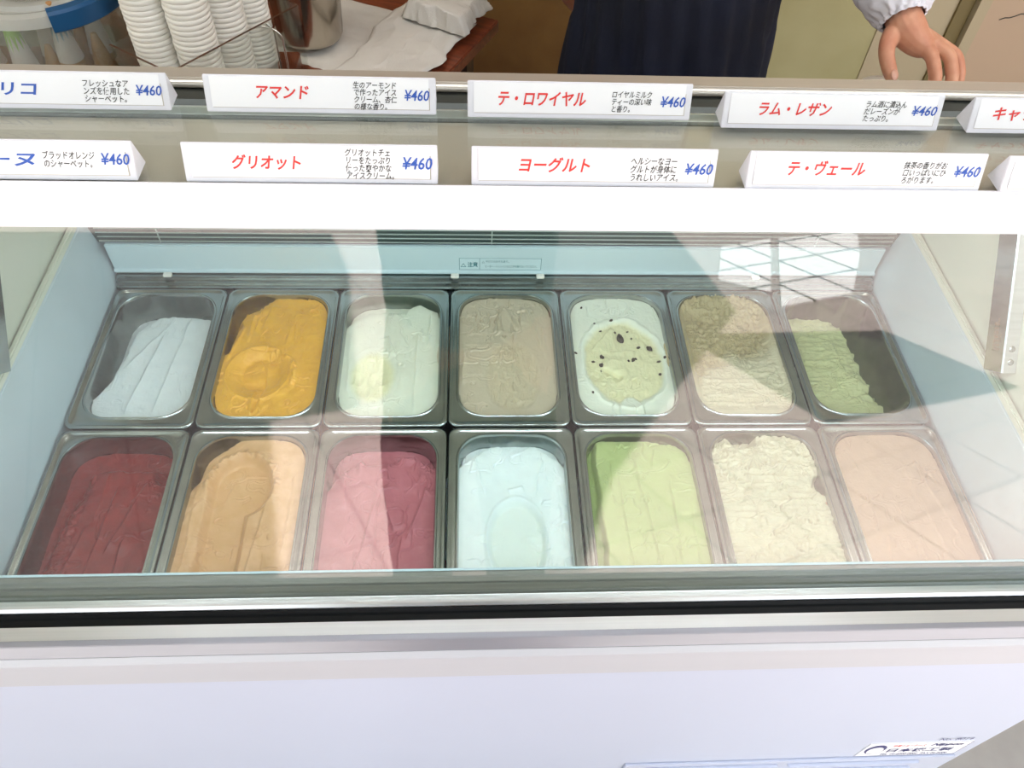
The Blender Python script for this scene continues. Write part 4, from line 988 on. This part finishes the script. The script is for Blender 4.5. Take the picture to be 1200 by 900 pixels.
# navy apron: front half shell
vs, fs = [], []; na, nz_ = 60, 50
for j in range(nz_ + 1):
    z = -.35 + .87 * j / nz_; top = max(0, (z - .30) / .22)
    for i in range(na + 1):
        a = math.radians(180 + 4 + 172 * i / na)
        hw = (.178 if z < .28 else .178 * (1 - .38 * min(1, top))) + .010 * math.cos(z * 9); dp = .158 + .012 * max(0, .1 - z)
        fold = .006 * math.sin(i * .55 + z * 6) * (1 if z < .2 else .3) + .004 * math.sin(i * 1.3 + z * 21)
        vs.append((PX + (hw + fold) * math.cos(a) * 1.0, PY + .01 + (dp + fold) * math.sin(a), z))
for j in range(nz_):
    for i in range(na): q = j * (na + 1) + i; fs.append((q, q + 1, q + na + 2, q + na + 1))
me = mesh_from(vs, fs); smooth(me); o = link('apron', me, MT['navy']); PO(o); sm = o.modifiers.new('t', 'SOLIDIFY'); sm.thickness = .002
for s in (-1, 1):
    PO(tube('apron_strap', MT['navy'], None, [(PX + s * .09, PY - .115, .51), (PX + s * .085, PY - .09, .58), (PX + s * .06, PY, .635), (PX + s * .03, PY + .07, .62)], .008))
# face and hair
def head_bits(par, cx, cy, hz, f):
    for s in (-1, 1):
        bm = bmesh.new(); bmesh.ops.create_uvsphere(bm, u_segments=14, v_segments=10, radius=.0105)
        for v in bm.verts: v.co.z *= .62
        me = bpy.data.meshes.new('eye'); bm.to_mesh(me); bm.free(); smooth(me)
        PO(link('eye', me, MT['cup'], None, (cx + s * .030, cy + f * .0765, hz + .012)), par)
        bm = bmesh.new(); bmesh.ops.create_uvsphere(bm, u_segments=12, v_segments=8, radius=.0052); me = bpy.data.meshes.new('iris'); bm.to_mesh(me); bm.free(); smooth(me)
        PO(link('iris', me, MT['hair'], None, (cx + s * .030, cy + f * .0835, hz + .012)), par)
        bm = bmesh.new(); bmesh.ops.create_uvsphere(bm, u_segments=12, v_segments=8, radius=.018)
        for v in bm.verts: v.co.x *= .4; v.co.z *= 1.5
        me = bpy.data.meshes.new('ear'); bm.to_mesh(me); bm.free(); smooth(me); PO(link('ear', me, MT['skin'], None, (cx + s * .077, cy, hz)), par)
    PO(link('nose', skin_mesh([[((cx, cy + f * .080, hz + .015), .007), ((cx, cy + f * .097, hz - .018), .011)]], 2), MT['skin']), par)
    PO(link('mouth', skin_mesh([[((cx - .02, cy + f * .084, hz - .048), .004), ((cx, cy + f * .089, hz - .047), .006), ((cx + .02, cy + f * .084, hz - .048), .004)]], 2), MT['nail']), par)
    bm = bmesh.new(); bmesh.ops.create_uvsphere(bm, u_segments=32, v_segments=20, radius=.098)
    bmesh.ops.delete(bm, geom=[v for v in bm.verts if v.co.y * f > .03 and v.co.z < .050 or v.co.z < -.045], context='VERTS')
    me = bpy.data.meshes.new('hair'); bm.to_mesh(me); bm.free(); smooth(me); PO(link('hair', me, MT['hair'], None, (cx, cy - f * .008, hz + .022)), par)
head_bits(sv_, PX, PY, .74, -1)
# thumbnail
bm = bmesh.new(); bmesh.ops.create_uvsphere(bm, u_segments=14, v_segments=8, radius=.0062)
for v in bm.verts: v.co.z *= .35; v.co.y *= 1.2
me = bpy.data.meshes.new('thumbnail'); bm.to_mesh(me); bm.free(); smooth(me)
PO(link('thumbnail', me, MT['nail'], None, (.5400, .3955, .2835), (math.radians(52), 0, math.radians(12))))

# --- photographer, mirrored in the front glass
QX, QY = -.055, -.90
ph = empty('person', (QX, QY, FZ)); tag(ph, 'person in dark clothes holding a phone, mirrored in the front glass', 'person')
pb = skin_mesh(figure(QX, QY, 1, .56, .06, .79,
     [((QX + .24, QY + .05, .32), .040), ((QX + .13, QY + .16, .62), .030), ((QX + .085, QY + .24, .80), .024)],
     [((QX - .24, QY + .05, .32), .040), ((QX - .13, QY + .16, .62), .030), ((QX - .085, QY + .24, .80), .024)]), 2)
PO(link('body', pb, MT['skin']), ph)
inflate_cloth('jacket', [
   [((QX, QY, .04), (.165, .12)), ((QX, QY, .22), (.155, .115)), ((QX, QY, .42), (.18, .132)), ((QX, QY, .57), (.160, .108)), ((QX, QY, .625), (.078, .070))],
   [((QX + .08, QY, .54), .07), ((QX + .17, QY + .01, .54), .066), ((QX + .24, QY + .05, .32), .056), ((QX + .14, QY + .15, .58), .042)],
   [((QX - .08, QY, .54), .07), ((QX - .17, QY + .01, .54), .066), ((QX - .24, QY + .05, .32), .056), ((QX - .14, QY + .15, .58), .042)]], MT['photoshirt'], ph, seed=14)
inflate_cloth('trousers', [
   [((QX, QY, .10), (.155, .11)), ((QX, QY, .02), (.16, .115)), ((QX + .085, QY, -.06), .095), ((QX + .095, QY - .01, -.38), .07), ((QX + .10, QY, FZ + .07), .055)],
   [((QX, QY, .02), (.16, .115)), ((QX - .085, QY, -.06), .095), ((QX - .095, QY - .01, -.38), .07), ((QX - .10, QY, FZ + .07), .055)]], MT['trouser'], ph, seed=16)
head_bits(ph, QX, QY, .79, 1)
# sun blockers added over the street, outlined to shape shadows on the paving
def blocker(pts, h, label):
    k = (h - FZ) / -SUND.z
    P = [(x - SUND.x * k, y - SUND.y * k) for x, y in pts]; n = len(P)
    cx = sum(p[0] for p in P) / n; cy = sum(p[1] for p in P) / n
    vs = [(p[0] - cx, p[1] - cy, z) for z in (0, .02) for p in P]
    me = mesh_from(vs, [tuple(range(n))[::-1], tuple(range(n, 2 * n))] + [(i, (i + 1) % n, n + (i + 1) % n, n + i) for i in range(n)])
    o = link('sun_blocker', me, MT['blocker'], None, (cx, cy, h)); tag(o, label, 'blocker'); return o
blocker([(.95, -3.0), (1.30, -2.15), (2.25, -2.45), (1.95, -3.05)], 1.8, 'small added unseen grey sun sail over the pavement on the right')
blocker([(-.50, -4.0), (-.34, -2.2), (-.22, -1.35), (.27, -1.35), (.42, -1.8), (1.30, -3.3), (1.30, -5.6), (-.55, -5.6)], 2.2, 'large added unseen grey sun sail over the middle of the pavement')
blocker([(-3.6, -1.25), (-3.6, -4.6), (-.92, -4.6), (-.72, -3.9), (-.47, -2.3), (-.78, -2.2), (-.55, -1.25)], 2.5, 'added unseen grey sun sail over the pavement on the left near the shop')
print('objects', len(bpy.data.objects))
